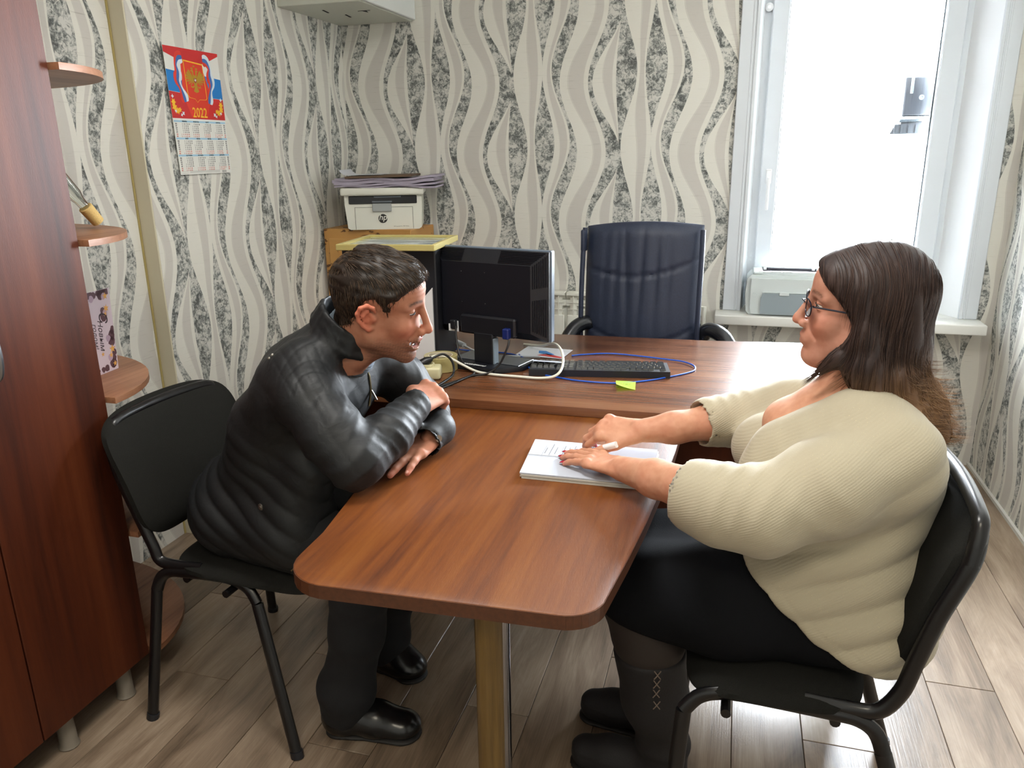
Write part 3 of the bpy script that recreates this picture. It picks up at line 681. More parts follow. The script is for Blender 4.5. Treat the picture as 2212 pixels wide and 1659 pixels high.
# ================================================================== RADIATOR
t = thing('radiator', 'white sectional radiator on the wall below the wallpaper behind the monitor', 'radiator', (-.6, 3.78, .1))
mr = plain('radiator_enamel', (232, 232, 222), .35); mg = plain('radiator_shadow_grey', (120, 124, 120), .6)
bm = B()
xs = [0, .071]
add_prism(bm, [(0, .768), (.0, .72), (-.006, .72), (-.040, .735), (-.055, .752), (-.062, .768)][::-1], .002, .073, Matrix(((0, 0, 1, 0), (1, 0, 0, 0), (0, 1, 0, 0), (0, 0, 0, 1))))
add_box(bm, (.002, -.062, .752), (.073, 0, .77), .004)
add_box(bm, (.006, -.055, .10), (.069, -.049, .655), .004)
add_box(bm, (.035, -.055, .65), (.040, -.010, .755)); add_box(bm, (.008, -.052, .715), (.068, -.048, .718)); add_box(bm, (.008, -.052, .68), (.068, -.048, .683))
add_box(bm, (.020, -.046, .10), (.056, -.012, .752)); add_box(bm, (.0005, -.022, .10), (.0755, -.012, .748)); add_box(bm, (0, -.045, .70), (.075, -.02, .73)); add_box(bm, (0, -.045, .12), (.075, -.02, .15))
bmesh.ops.recalc_face_normals(bm, faces=bm.faces[:]); me = bpy.data.meshes.new('section'); bm.to_mesh(me); bm.free(); me.materials.append(mr); me.polygons.foreach_set('use_smooth', [True]*len(me.polygons)); me.set_sharp_from_angle(angle=.6)
for k in range(11):
    o = bpy.data.objects.new('section', me); COL.objects.link(o); o.parent = t; o.location = (-1.0425+.0765*k+.6, 3.852-3.78, -.1)
for xx in (-1.0, -.3):
    bm = B(); add_box(bm, (xx-.01, 3.80, .70), (xx+.01, YB-.001, .72)); obj('wall_bracket', bm, mr, t)
bm = B(); add_tube(bm, [(-.20, 3.81, .72), (-.13, 3.81, .72), (-.13, 3.81, 0)], .011, 10); obj('pipe', bm, mr, t)

# ================================================================== SILVER PRINTER on the sill
t = thing('laser_printer', 'silver-grey laser printer with open top tray standing on the window sill', 'printer', (.24, 3.83, .702))
mg1 = plain('printer_silver', (206, 214, 214), .35); mg2 = plain('printer_tray_grey', (146, 158, 164), .4); mdk = plain('printer_recess', (52, 48, 56), .5)
bm = B(); add_prism(bm, [(.075, .703), (.062, .72), (.055, .80), (.060, .868), (.078, .890), (.42, .890), (.43, .87), (.43, .703)], 3.76, 3.95, XZ(0), bev=.006); obj('printer_body', bm, mg1, t)
bm = B(); add_prism(bm, [(.088, .709), (.078, .74), (.078, .875), (.42, .875), (.42, .709)], 3.742, 3.762, XZ(0), bev=.004); obj('front_face', bm, mg1, t)
bm = B(); add_prism(bm, [(.125, .712), (.125, .785), (.132, .803), (.145, .810), (.415, .810), (.415, .712)], 3.733, 3.743, XZ(0)); obj('paper_door', bm, mg2, t)
bm = B(); add_box(bm, (.205, 3.728, .800), (.248, 3.735, .816), .002); add_box(bm, (.13, 3.735, .8105), (.41, 3.742, .815), .001); o = obj('door_latch', bm, mg1, t)
bm = B(); add_lathe(bm, [(.009, 0), (.010, .001), (.0095, .0025), (.006, .002), (.0055, .0026)], Matrix.Translation((.098, 3.7415, .800)) @ Matrix.Rotation(PI/2, 4, 'X'), 20); obj('power_button', bm, mg1, t)
bm = B(); add_prism(bm, [(.098, .8902), (.110, .9035), (.385, .9035), (.40, .8902)], 3.775, 3.790, XZ(0)); add_prism(bm, [(.125, .8902), (.125, .908), (.375, .908), (.375, .8902)], 3.915, 3.945, XZ(0)); add_box(bm, (.085, 3.77, .8902), (.128, 3.94, .902), .004); add_box(bm, (.372, 3.77, .8902), (.41, 3.94, .902), .004); obj('top_tray', bm, mg1, t)
bm = B(); add_box(bm, (.128, 3.79, .8902), (.372, 3.915, .8925)); add_box(bm, (.130, 3.905, .8925), (.370, 3.914, .904)); obj('tray_recess', bm, mdk, t)
bm = B(); add_tube(bm, [(.165, 3.782, .901), (.208, 3.782, .901)], .006, 8); add_tube(bm, [(.214, 3.782, .901), (.256, 3.782, .901)], .006, 8); obj('paper_rest_hinge', bm, plain('printer_light_grey', (206, 208, 210), .4), t)
for xx in (.132, .350):
    bm = B(); add_box(bm, (xx, 3.895, .895), (xx+.014, 3.904, .906), .001); obj('paper_guide', bm, M_white, t)
# ================================================================== VISITOR CHAIRS
def visitor_chair(label, cx, cy, head, rail_f, foot_f, rail_r, foot_r, group, post, pw=.240, pt_=.034, seat_f=None):
    t = thing('visitor_chair', label, 'chair', (cx, cy, 0), head, group)
    L = dict(local=True)
    for s in (-1, 1):
        y0, yf = .205*s, .268*s
        pts = [(foot_f, yf, .0), (rail_f+.03+.05, y0*1.03, .385), (rail_f+.055, y0*1.0, .415), (rail_f+.02, y0, .432), (rail_f-.03, y0, .437), (rail_r+.05, y0, .430), (rail_r, y0, .424), (rail_r-.03, y0*1.02, .405), (rail_r-.045, y0*1.05, .37), (foot_r, yf, .0)]
        legf = [pts[0], pts[1]]; 
        bm = B(); add_tube(bm, pts[0:2], .0125, 12, 1.25); obj('leg', bm, M_blackm, t, **L)
        bm = B(); add_tube(bm, [pts[-2], pts[-1]], .0125, 12, 1.25); obj('leg', bm, M_blackm, t, **L)
        bm = B(); add_tube(bm, smooth_path(pts[1:9], 4), .0125, 12, 1.25); obj('side_rail', bm, M_blackm, t, **L)
        up = [(rail_r+.10, y0*.97, .447), (rail_r+.02, y0*.98, .443), (rail_r-.03, y0, .452)] + [(x_, y0*k_, z_) for x_, z_, k_ in post]
        bm = B(); add_tube(bm, smooth_path(up, 5), .0125, 12, 1.25); obj('back_post', bm, M_blackm, t, **L)
    xt, zt = post[-1][0], post[-1][1]
    bm = B(); add_tube(bm, smooth_path([(post[-2][0], -.205*post[-2][2], post[-2][1]), (xt, -.205*post[-1][2], zt), (xt-.004, -.16, zt+.022), (xt-.012, 0, zt+.028), (xt-.004, .16, zt+.022), (xt, .205*post[-1][2], zt), (post[-2][0], .205*post[-2][2], post[-2][1])], 5), .0142, 12); obj('top_rail', bm, M_blackm, t, **L)
    for xx, hw_ in ((rail_f-.0, .228), (rail_r+.04, .20)):
        bm = B(); add_tube(bm, [(xx, -hw_, .405), (xx, hw_, .405)], .010, 10); obj('crossbar', bm, M_blackm, t, **L)
    # seat cushion: rounded, waterfall front
    def pad(fn, nu=22, nv=22):
        bm = B(); tv = [[None]*(nv+1) for _ in range(nu+1)]; bv = [[None]*(nv+1) for _ in range(nu+1)]
        for i in range(nu+1):
            for j in range(nv+1):
                a, b_ = fn(-1+2*i/nu, -1+2*j/nv); tv[i][j] = bm.verts.new(a); bv[i][j] = bm.verts.new(b_)
        for i in range(nu):
            for j in range(nv):
                bm.faces.new((tv[i][j], tv[i+1][j], tv[i+1][j+1], tv[i][j+1])); bm.faces.new((bv[i][j+1], bv[i+1][j+1], bv[i+1][j], bv[i][j]))
        for i in range(nu):
            for j in (0, nv):
                bm.faces.new((tv[i][j], bv[i][j], bv[i+1][j], tv[i+1][j]))
        for j in range(nv):
            for i in (0, nu):
                bm.faces.new((tv[i][j], tv[i][j+1], bv[i][j+1], bv[i][j]))
        return bm
    def sq(u, v, p=4.0):
        m = max(abs(u), abs(v)); 
        if m < 1e-6: return 0, 0, 0
        r = (abs(u)**p+abs(v)**p)**(1/p); return u*m/r, v*m/r, m
    def seat(u, v):
        a, b_, m = sq(u, v)
        x = rail_r-.02+((seat_f or foot_f+.05)-(rail_r-.02))*(a+1)/2; y = b_*.225
        z = .452+.0*a - .05*max(0, a-.45)**1.5*1.2
        th = .038*(1-m**6)
        return (x, y, z-.004+th*.75-.012*(1-b_*b_)*.2), (x, y, z-.016-.006*(1-m**6))
    obj('seat', pad(seat), M_fabric, t, 60, **L)
    (x0, z0, _), (x1, z1, _) = post[0], post[-1]
    def back(u, v):
        a, b_, m = sq(u, v, 5.0)
        zz = z0+.02 + (z1+pt_-(z0+.02))*(a+1)/2
        k = (zz-z0)/(z1-z0); x = x0+(x1-x0)*k + .012*math.sin(max(0, min(1, k))*PI)
        y = b_*pw*(1-.06*(1-a)*.5)
        x += .028*(b_*b_) - .016; zz += .012*(1-b_*b_)*a
        th = .030*(1-m**6)+.006
        return (x+th, y, zz), (x-.010-.004*(1-m**6), y, zz)
    obj('backrest', pad(back), M_fabric, t, 60, **L)
    for s in (-1, 1):
        for (xx, zz) in ((foot_f, 0), (foot_r, 0)):
            bm = B(); add_tube(bm, [(xx, .268*s, 0), (xx*.985, .266*s, .018)], .0145, 12, 1.2); obj('foot_cap', bm, M_black, t, **L)
    return t
visitor_chair('black fabric visitor chair the man sits on beside the cupboard', -1.19, 1.657, math.radians(-3), .035, .228, -.15, -.228, 'visitor chairs', [(-.195, .49, 1.0), (-.225, .565, 1.0), (-.268, .68, 1.0), (-.288, .76, .97), (-.285, .790, .90)])
visitor_chair('black fabric visitor chair the woman sits on at the right', .19, 1.537, math.radians(180), .15, .255, -.09, -.25, 'visitor chairs', [(-.152, .50, 1.0), (-.168, .565, 1.0), (-.192, .66, 1.0), (-.228, .77, 1.0), (-.236, .825, .94)], .208, -.006, .235)

# ================================================================== OFFICE CHAIR
t = thing('office_chair', 'dark blue-black leather executive chair with pleated back behind the desk', 'chair', (-.36, 3.22, 0))
M_lea = plain('navy_black_leather', (40, 48, 68), .52, bscale=220, bstr=.35, var=.12)
RO = Matrix.Translation((-.36, 3.10, 0)) @ Matrix.Rotation(math.radians(-5), 4, 'Z')
bm = B(); NU, NV = 48, 60; g = []
hw = .233
for side in (0, 1):
    rows = []
    for j in range(NV+1):
        v = j/NV; z = .50+.665*v; r_ = []
        for i in range(NU+1):
            u = -1+2*i/NU
            ztop = z + (.018*(1-u*u)*1.0 + .006*u)*v**4
            edge = (1-abs(u)**10)*(1-max(0, (v-.93)/.07)**2*.75)
            y = .03*u*u*.9 - .05*v*(1-v) + .05*(v-.5)
            if side == 0:
                dy = -.035*edge
                sA = .985 - .055*(1-u*u)**.8 - .01*(u > .5)*(u-.5); sB = .660 - .075*(1-u*u)**.9 + .0
                zc = z
                gr = .010*math.exp(-((zc-(.97+.02*u+.055*u*u))/.006)**2) + .010*math.exp(-((zc-(.705+.075*u*u))/.006)**2)
                pl = 0
                for c_, a_, w__, sl in ((-.42, .006, .05, .1), (-.2, .010, .045, -.25), (.02, .009, .04, .12), (.28, .008, .05, .03), (.5, .006, .05, 0), (-.62, .004, .04, .1)):
                    uu = u-c_-sl*(zc-.85)
                    pl += a_*math.exp(-(uu/w__)**2)*(.25+.75*math.exp(-((zc-.97)/.12)**2))
                dy += gr + pl - .006*math.exp(-((u-.1)/.5)**2)
            else: dy = .03*edge
            r_.append(bm.verts.new(RO @ Vector((u*hw*(1-.02*(1-v)), y+dy, ztop))))
        rows.append(r_)
    g.append(rows)
for j in range(NV):
    for i in range(NU):
        a = g[0]; bm.faces.new((a[j][i], a[j][i+1], a[j+1][i+1], a[j+1][i])); a = g[1]; bm.faces.new((a[j+1][i], a[j+1][i+1], a[j][i+1], a[j][i]))
    for i in (0, NU): bm.faces.new((g[0][j][i], g[0][j+1][i], g[1][j+1][i], g[1][j][i]))
for i in range(NU):
    for j in (0, NV): bm.faces.new((g[0][j][i], g[1][j][i], g[1][j][i+1], g[0][j][i+1]))
obj('backrest', bm, M_lea, t, 70)
for s in (-1, 1):
    bm = B(); add_tube(bm, smooth_path([RO @ Vector((s*.236, -.012, .52)), RO @ Vector((s*.237, -.030, .8)), RO @ Vector((s*.237, -.006, 1.05)), RO @ Vector((s*.234, .012, 1.155))], 5), .010, 8); obj('piping', bm, M_lea, t)
bm = B(); add_box(bm, (-.247, -.015, 1.06), (-.228, .035, 1.15), .008, RO, 2); o = obj('headrest_bolster', bm, M_lea, t)
bm = B(); add_box(bm, (-.25, -.50, .44), (.25, .0, .54), .035, RO, 4); obj('seat', bm, M_lea, t, 60)
for s, q_ in ((-.74, 0), (1, 1)):
    bm = B(); add_tube(bm, smooth_path([RO @ Vector((s*.245, .02, .72)), RO @ Vector((s*.27, .0, .765)), RO @ Vector((s*.31, -.03, .770)), RO @ Vector((s*.352, -.06, .745)), RO @ Vector((s*.380, -.10, .69)), RO @ Vector((s*.375, -.15, .60)), RO @ Vector((s*.27, -.22, .48))], 6), [.02]*3+[.03]*28+[.02]*6, 12); obj('armrest', bm, plain('black_glossy_arm', (26, 28, 34), .25), t, 60)
bm = B(); add_tube(bm, [RO @ Vector((0, -.25, .1)), RO @ Vector((0, -.25, .44))], .03, 16); obj('gas_lift', bm, M_black, t)
for k in range(5):
    a = 2*PI*k/5+.3; c0 = RO @ Vector((0, -.25, 0))
    bm = B(); add_tube(bm, [c0+Vector((0, 0, .11)), c0+Vector((.28*math.cos(a), .28*math.sin(a), .075))], [.03, .016], 10); sp_ = obj('base_arm', bm, M_black, t)
    bm = B(); add_tube(bm, [c0+Vector((.28*math.cos(a)-.02, .28*math.sin(a), .03)), c0+Vector((.28*math.cos(a)+.02, .28*math.sin(a), .03))], .03, 14); obj('castor', bm, M_black, sp_)

# ================================================================== MONITOR
t = thing('monitor', 'black flat monitor seen from behind with ribbed vents and square neck', 'monitor', (-.745, 2.36, .775))
MM = Matrix.Translation((-.762, 2.352, 0)) @ Matrix.Rotation(math.radians(-15), 4, 'Z')
mk = plain('monitor_black', (14, 16, 24), .42, bscale=1200, bstr=.12)
W2, ZB, ZT = .222, .872, 1.160
bm = B(); add_box(bm, (-W2, .022, ZB), (W2, .045, ZT), .003, MM); o = obj('front_bezel', bm, plain('monitor_grey_bezel', (86, 98, 112), .3), t); o['label'] = 'grey front bezel seen edge-on'
bm = B(); add_box(bm, (-W2+.012, .044, ZB+.014), (W2-.012, .0465, ZT-.014), M=MM); obj('screen', bm, plain('screen_black', (10, 10, 14), .15), t)
bm = B()
o_ = [(-W2+.003, ZB+.003), (W2-.003, ZB+.003), (W2-.003, ZT-.003), (-W2+.003, ZT-.003)]; i_ = [(-W2+.055, ZB+.03), (W2-.055, ZB+.03), (W2-.055, ZT-.045), (-W2+.055, ZT-.045)]
ro = [bm.verts.new(MM @ Vector((x, .022, z))) for x, z in o_]; rm = [bm.verts.new(MM @ Vector((x, .012, z))) for x, z in o_]; ri = [bm.verts.new(MM @ Vector((x, -.014, z))) for x, z in i_]
for k in range(4):
    q = (k+1) % 4; bm.faces.new((ro[k], ro[q], rm[q], rm[k])); bm.faces.new((rm[k], rm[q], ri[q], ri[k]))
bm.faces.new(ri); bm.faces.new(ro[::-1]); obj('rear_shell', bm, mk, t, 10)
def rib(lo, hi):
    bm = B(); add_box(bm, lo, hi, M=MM); obj('vent_rib', bm, mk, t)
for k in range(8):   # ribs on the sloping borders, in groups
    f = (k+.7)/9; z = ZT-.003-(.042)*f; y = .012-.026*f; xo = W2-.003-.052*f
    for a, b_ in ((-xo+.01, -.09), (.05, xo-.006)): rib((a, y-.0035, z-.0011), (b_, y, z+.0011))
    x = W2-.003-.052*f; zb = ZB+.003+.027*f; zt = ZT-.003-.042*f
    rib((x-.0011, y-.0035, (zb+zt)/2+.035), (x+.0011, y, zt-.006)); rib((x-.0011, y-.0035, zb+.012), (x+.0011, y, (zb+zt)/2-.002))
bm = B(); add_box(bm, (-.09, -.032, ZB+.012), (.12, -.012, ZB+.075), .006, MM); obj('connector_housing', bm, mk, t)
bm = B(); add_box(bm, (-.036, -.034, .79), (.036, -.004, ZB+.02), .003, MM); obj('neck', bm, mk, t)
bm = B(); add_box(bm, (.0362, -.032, .79), (.041, -.004, ZB+.004), .001, MM); o = obj('neck_lit_side', bm, plain('neck_lit_grey', (112, 126, 136), .35), t); o['label'] = 'lit right side of the neck, its brightness painted grey'  # lit right face of the neck, its brightness put into a grey strip
bm = B(); add_prism(bm, [(-.135, .09), (-.135, -.035), (-.10, -.085), (.075, -.085), (.135, -.01), (.135, .09)], .776, .792, MM, bev=.003); obj('base', bm, mk, t)
bm = B(); add_box(bm, (-.135+.01, -.02, .792), (.125, .08, .794), .001, MM); obj('base_inset', bm, plain('base_dark_gloss', (40, 48, 58), .2), t)
ps = []; text_mesh('x', 'фотофуфоооfo', .0145, None, MM @ Matrix.Translation((-.018, -.063, .7928)) @ Matrix.Rotation(PI, 4, 'Z'), t, parts=ps, shear=.4, bold=.0004, res=1); join_meshes('base_lettering', ps, M_white, t)
bm = B(); add_box(bm, (-.148, -.0365, ZB+.010), (-.108, -.0355, ZB+.034), .0, MM @ Matrix.Translation((0, .022, 0))); add_box(bm, (-.140, -.0365, ZB+.034), (-.132, -.0355, ZB+.046), .0, MM @ Matrix.Translation((0, .022, 0))); add_box(bm, (-.120, -.0365, ZB+.034), (-.108, -.0355, ZB+.046), .0, MM @ Matrix.Translation((0, .022, 0))); obj('rating_sticker', bm, M_white, t)
for a, b_ in ((-.09, 1.085), (.0, 1.085), (-.09, .985), (.0, .985)):
    bm = B(); add_lathe(bm, [(.0016, 0), (.0014, .001)], MM @ Matrix.Translation((a, -.0142, b_)) @ Matrix.Rotation(PI/2, 4, 'X'), 8); obj('screw', bm, plain('screw_steel', (180, 180, 180), .3, 1.0), t)
bm = B(); add_box(bm, (.084, -.052, ZB+.012), (.106, -.030, ZB+.046), .003, MM); o = obj('video_plug', bm, plain('blue_plug', (18, 34, 96), .4), t); o['label'] = 'blue video plug'
bm = B(); add_box(bm, (-.132, -.03, ZB+.02), (-.112, -.012, ZB+.05), .003, MM); obj('power_socket', bm, M_black, t)

# ================================================================== PC TOWER + PICTURE FRAME
t = thing('computer_tower', 'black computer tower with white side panel behind the man\'s face', 'computer', (-1.08, 2.42, .775))
bm = B(); add_box(bm, (-1.27, 2.345, .776), (-.935, 2.52, 1.152), .004); obj('case', bm, M_black, t)
bm = B(); add_prism(bm, [(-1.26, .785), (-.948, .785), (-.948, 1.03), (-.975, 1.0), (-1.02, .99), (-1.26, .985)], 2.338, 2.345, XZ(0)); o = obj('side_panel', bm, plain('white_case_panel', (222, 222, 224), .35), t)
t = thing('picture_frame', 'gold framed picture lying flat above the man\'s head', 'picture', (-1.09, 2.42, 1.155))
MF = Matrix.Translation((-1.095, 2.43, 1.163)) @ Matrix.Rotation(math.radians(6), 4, 'Z')
mgold = plain('yellow_gold_frame', (196, 182, 116), .3, .35)
fw, fd = .165, .155
bm = B(); add_box(bm, (-fw, -fd, -.008), (fw, -fd+.014, .012), .002, MF); obj('frame_bar', bm, mgold, t)
bm = B(); add_box(bm, (-fw, fd-.014, -.008), (fw, fd, .012), .002, MF); obj('frame_bar', bm, mgold, t)
bm = B(); add_box(bm, (-fw, -fd+.014, -.008), (-fw+.014, fd-.014, .012), .002, MF); obj('frame_bar', bm, mgold, t)
bm = B(); add_box(bm, (fw-.014, -fd+.014, -.008), (fw, fd-.014, .012), .002, MF); obj('frame_bar', bm, mgold, t)
m, nt, b = new_mat('pale_landscape_print')
n1 = tex(nt, 'Noise', mapping(nt, wpos(nt), (8, 30, 8)), Scale=1.0, Detail=5.0)
nt.links.new(ramp(nt, n1.outputs[0], [(.35, (96, 112, 110)), (.5, (150, 162, 158)), (.65, (196, 202, 196))]), b.inputs['Base Color']); b.inputs['Roughness'].default_value = .12
bm = B(); add_box(bm, (-fw+.014, -fd+.014, -.004), (fw-.014, fd-.014, .004), M=MF); obj('picture_print', bm, m, t)

# ================================================================== KEYBOARD
t = thing('keyboard', 'black full-size keyboard facing the office chair with glossy black keys', 'keyboard', (-.38, 2.39, .775))
MK = Matrix.Translation((-.602, 2.262, .7755)) @ Matrix.Rotation(math.radians(9), 4, 'Z')
KW, KD = .438, .152
bm = B(); add_prism(bm, [(0, 0), (KD, 0), (KD, .010), (.004, .022), (0, .021)], 0, KW, MK @ Matrix(((0, 0, 1, 0), (1, 0, 0, 0), (0, 1, 0, 0), (0, 0, 0, 1)))); obj('case', bm, M_black, t)
kkeys = plain('key_black', (46, 50, 54), .12, spec=.9, coat=.6)  # one even glossy black; key glints are reflections only
def keyme(w):
    bm = B(); h = .0075; ins = .0022
    b0 = [bm.verts.new(p) for p in ((0, 0, 0), (w, 0, 0), (w, .0165, 0), (0, .0165, 0))]; t0 = [bm.verts.new(p) for p in ((ins, ins, h), (w-ins, ins, h), (w-ins, .0165-ins, h), (ins, .0165-ins, h))]
    bm.faces.new(b0[::-1]); bm.faces.new(t0)
    for k in range(4): bm.faces.new((b0[k], b0[(k+1) % 4], t0[(k+1) % 4], t0[k]))
    me = bpy.data.meshes.new('key'); bmesh.ops.recalc_face_normals(bm, faces=bm.faces[:]); bm.to_mesh(me); bm.free(); me.materials.append(kkeys); return me
KM = {}
P1 = .0187
def key(u0, row, w=1.0):
    """u0 in key units from the typist's left; typist sits at the far side"""
    wm = P1*w-.0018
    if w not in KM: KM[w] = keyme(wm)
    o = bpy.data.objects.new('key', KM[w]); COL.objects.link(o); o.parent = t; o.matrix_parent_inverse = tree_inv(t)
    x = KW-.012-u0*P1-wm; y = .011+row*.0205+(.006 if row else 0)
    zc = .0215-(y/KD)*.0118
    o.matrix_basis = MK @ Matrix.Translation((x, y, zc)) @ Matrix.Rotation(-.08, 4, 'X')
for c in [0, 2, 3, 4, 5, 6.5, 7.5, 8.5, 9.5, 11, 12, 13, 14, 15.3, 16.3, 17.3]: key(c, 0)
for c in range(13): key(c, 1)
key(13, 1, 2.0)
key(0, 2, 1.5); [key(1.5+c, 2) for c in range(12)]; key(13.5, 2, 1.5)
key(0, 3, 1.75); [key(1.75+c, 3) for c in range(11)]; key(12.75, 3, 2.25)
key(0, 4, 2.25); [key(2.25+c, 4) for c in range(10)]; key(12.25, 4, 2.75)
for c in (0, 1.25, 2.5): key(c, 5, 1.25)
key(3.75, 5, 6.25)
for c in (10, 11.25, 12.5, 13.75): key(c, 5, 1.25)
for r_ in (1, 2): [key(15.3+c, r_) for c in range(3)]
key(16.3, 4); [key(15.3+c, 5) for c in range(3)]
for r_ in (1, 2, 3, 4): [key(18.6+c, r_) for c in range(4)]
key(18.6, 5, 2.0); key(20.6, 5)

# ================================================================== CABLES, TAPE, NOTES on the desk
ZD = .775
def cable(name, label, pts, r, mat, n=8, extra=None):
    bm = B(); add_tube(bm, smooth_path(pts, n), r, 8); o = obj(name, bm, mat, None, 60); o['label'] = label; o['category'] = 'cable'; return o
mwh = plain('cream_cable', (222, 220, 206), .45); mblk = plain('black_cable', (18, 18, 20), .4); mblu = plain('blue_cable', (26, 84, 190), .35)
wc = cable('power_cable', 'thick cream cable curving across the desk and around the monitor corner', [(-.925, 2.20, .822), (-.90, 2.225, .832), (-.865, 2.245, .825), (-.82, 2.255, .80), (-.77, 2.25, .782), (-.71, 2.235, .780), (-.63, 2.230, .780), (-.555, 2.222, .782), (-.507, 2.224, .793), (-.494, 2.262, .813), (-.512, 2.344, .832), (-.545, 2.425, .837), (-.585, 2.50, .825), (-.64, 2.58, .795), (-.72, 2.64, .781)], .0042, mwh)
bm = B(); add_lathe(bm, [(.011, 0), (.014, .004), (.013, .018), (.009, .032), (.007, .036)], plane_M((-.958, 2.185, .806), (1, -.3, 0), (0, 0, 1)) @ Matrix.Rotation(math.radians(55), 4, 'X') @ Matrix.Rotation(.0, 4, 'Y'), 14)
bm.free()
bm = B(); add_tube(bm, [(-.965, 2.185, .802), (-.945, 2.192, .812), (-.925, 2.20, .822)], [.013, .012, .007], 12); obj('plug', bm, mwh, wc)
c1 = cable('power_cable', 'black power cable hanging from the monitor sticker down to the desk edge', [(-.872, 2.348, .905), (-.868, 2.335, .87), (-.850, 2.31, .82), (-.815, 2.275, .785), (-.775, 2.24, .780), (-.79, 2.17, .779), (-.83, 2.08, .779), (-.86, 2.00, .779)], .0035, mblk)
c2 = cable('video_cable', 'black video cable running from the blue plug to the desk edge', [(-.668, 2.275, .885), (-.672, 2.262, .86), (-.695, 2.250, .81), (-.73, 2.235, .783), (-.775, 2.205, .780), (-.80, 2.12, .780), (-.825, 2.04, .780), (-.845, 1.99, .780)], .0035, mblk)
c3 = cable('socket_cable', 'black cable looping out of the socket block toward the desk edge', [(-.895, 2.185, .835), (-.865, 2.205, .845), (-.84, 2.215, .82), (-.832, 2.20, .785), (-.835, 2.12, .780), (-.85, 2.05, .779), (-.875, 1.99, .779)], .0038, mblk)
bm = B(); add_tube(bm, [(-.925, 2.170, .818), (-.91, 2.178, .828), (-.895, 2.185, .835)], [.016, .014, .007], 12); obj('plug', bm, mblk, c3)
cable('network_cable', 'bright blue cable looping around the keyboard and under the green note', [(-.70, 2.50, .779), (-.655, 2.42, .781), (-.618, 2.335, .779), (-.575, 2.285, .778), (-.51, 2.258, .778), (-.438, 2.236, .778), (-.324, 2.236, .778), (-.234, 2.285, .778), (-.17, 2.345, .778), (-.125, 2.395, .778), (-.102, 2.435, .779), (-.108, 2.485, .780), (-.145, 2.528, .780), (-.20, 2.548, .779), (-.312, 2.575, .779), (-.401, 2.583, .779), (-.484, 2.553, .778), (-.52, 2.53, .778)], .0026, mblu)
cable('network_cable', 'blue cable crossing behind the monitor neck', [(-.98, 2.50, .79), (-.90, 2.52, .778), (-.80, 2.52, .778), (-.72, 2.50, .778), (-.66, 2.44, .779), (-.625, 2.40, .779)], .0026, mblu)
cable('signal_cable', 'light grey cable with pale plug lying behind the monitor', [(-.90, 2.50, .80), (-.86, 2.48, .79), (-.80, 2.45, .781), (-.70, 2.47, .780), (-.62, 2.48, .780)], .004, plain('light_grey_cable', (190, 196, 200), .4))
o = bpy.data.objects['signal_cable']; bm = B(); add_tube(bm, [(-.935, 2.52, .806), (-.90, 2.50, .80)], .010, 10); obj('plug', bm, MC['light_grey_cable'], o)
t = thing('tape_roll', 'wide roll of yellowish packing tape standing beside the computer tower', 'tape', (-.902, 2.275, ZD))
bm = B(); add_lathe(bm, [(.040, 0), (.054, 0), (.055, .001), (.055, .047), (.054, .048), (.040, .048), (.040, 0)], Matrix.Translation((-.902, 2.275, ZD+.0005)), 40); obj('tape_body', bm, plain('tape_amber', (176, 164, 110), .25, coat=.5), t)
bm = B(); add_lathe(bm, [(.0375, .0), (.0402, .0), (.0402, .0478), (.0375, .0478), (.0375, 0)], Matrix.Translation((-.902, 2.275, ZD+.0005)), 40); o = obj('cardboard_core', bm, plain('core_card', (206, 196, 170), .8), t)
ps = []
for k in range(5):
    a = math.radians(60+k*16); text_mesh('x', 'НОЯ'[k % 3], .014, None, plane_M((-.902+.0372*math.cos(a), 2.275+.0372*math.sin(a), ZD+.030), (math.sin(a), -math.cos(a), 0), (0, 0, 1)), t, parts=ps, res=1)
join_meshes('core_print', ps, plain('print_maroon', (130, 60, 40), .5), t)
t = thing('socket_block', 'cream extension socket block with black and cream plugs near the man', 'socket', (-.90, 2.16, ZD))
bm = B(); add_box(bm, (-.965, 2.135, ZD+.001), (-.862, 2.195, ZD+.040), .008, seg=3, M=Matrix.Translation((-.91, 2.165, 0)) @ Matrix.Rotation(.25, 4, 'Z') @ Matrix.Translation((.91, -2.165, 0))); obj('socket_body', bm, plain('aged_cream_plastic', (206, 200, 160), .4), t)
bm = B(); add_lathe(bm, [(.021, 0), (.024, .003), (.023, .010), (.019, .010), (.018, .003)], Matrix.Translation((-.905, 2.166, ZD+.038)), 24); obj('socket_rim', bm, MC['aged_cream_plastic'], t)
# sticky note with curled corner
bm = B(); Mn = Matrix.Translation((-.322, 2.178, ZD+.0012)) @ Matrix.Rotation(math.radians(3), 4, 'Z'); n_ = 8; gv = []
for i in range(n_+1):
    rr = []
    for j in range(n_+1):
        u, v = i/n_, j/n_; d = max(0, 1-u*.8-v*1.3)
        rr.append(bm.verts.new(Mn @ Vector((u*.060+.004*(1-v)+d*.004, v*.084+d*.012, .0006+.004*math.sin(v*2.6)+d*d*.012))))
    gv.append(rr)
for i in range(n_):
    for j in range(n_): bm.faces.new((gv[i][j], gv[i+1][j], gv[i+1][j+1], gv[i][j+1]))
bmesh.ops.solidify(bm, geom=bm.faces[:], thickness=.0003)
no = obj('sticky_note', bm, plain('lime_paper', (190, 222, 70), .7), None, 60); tag(no, 'lime green sticky note with curled corner on the desk edge cable', 'note')
ps = []; text_mesh('x', '201 к.1', .013, None, Mn @ Matrix.Translation((.028, .040, .0048)) @ Matrix.Rotation(.05, 4, 'Z'), no, parts=ps, res=1, shear=.2); join_meshes('pencil_writing', ps, plain('pencil_olive', (150, 176, 60), .7), no)
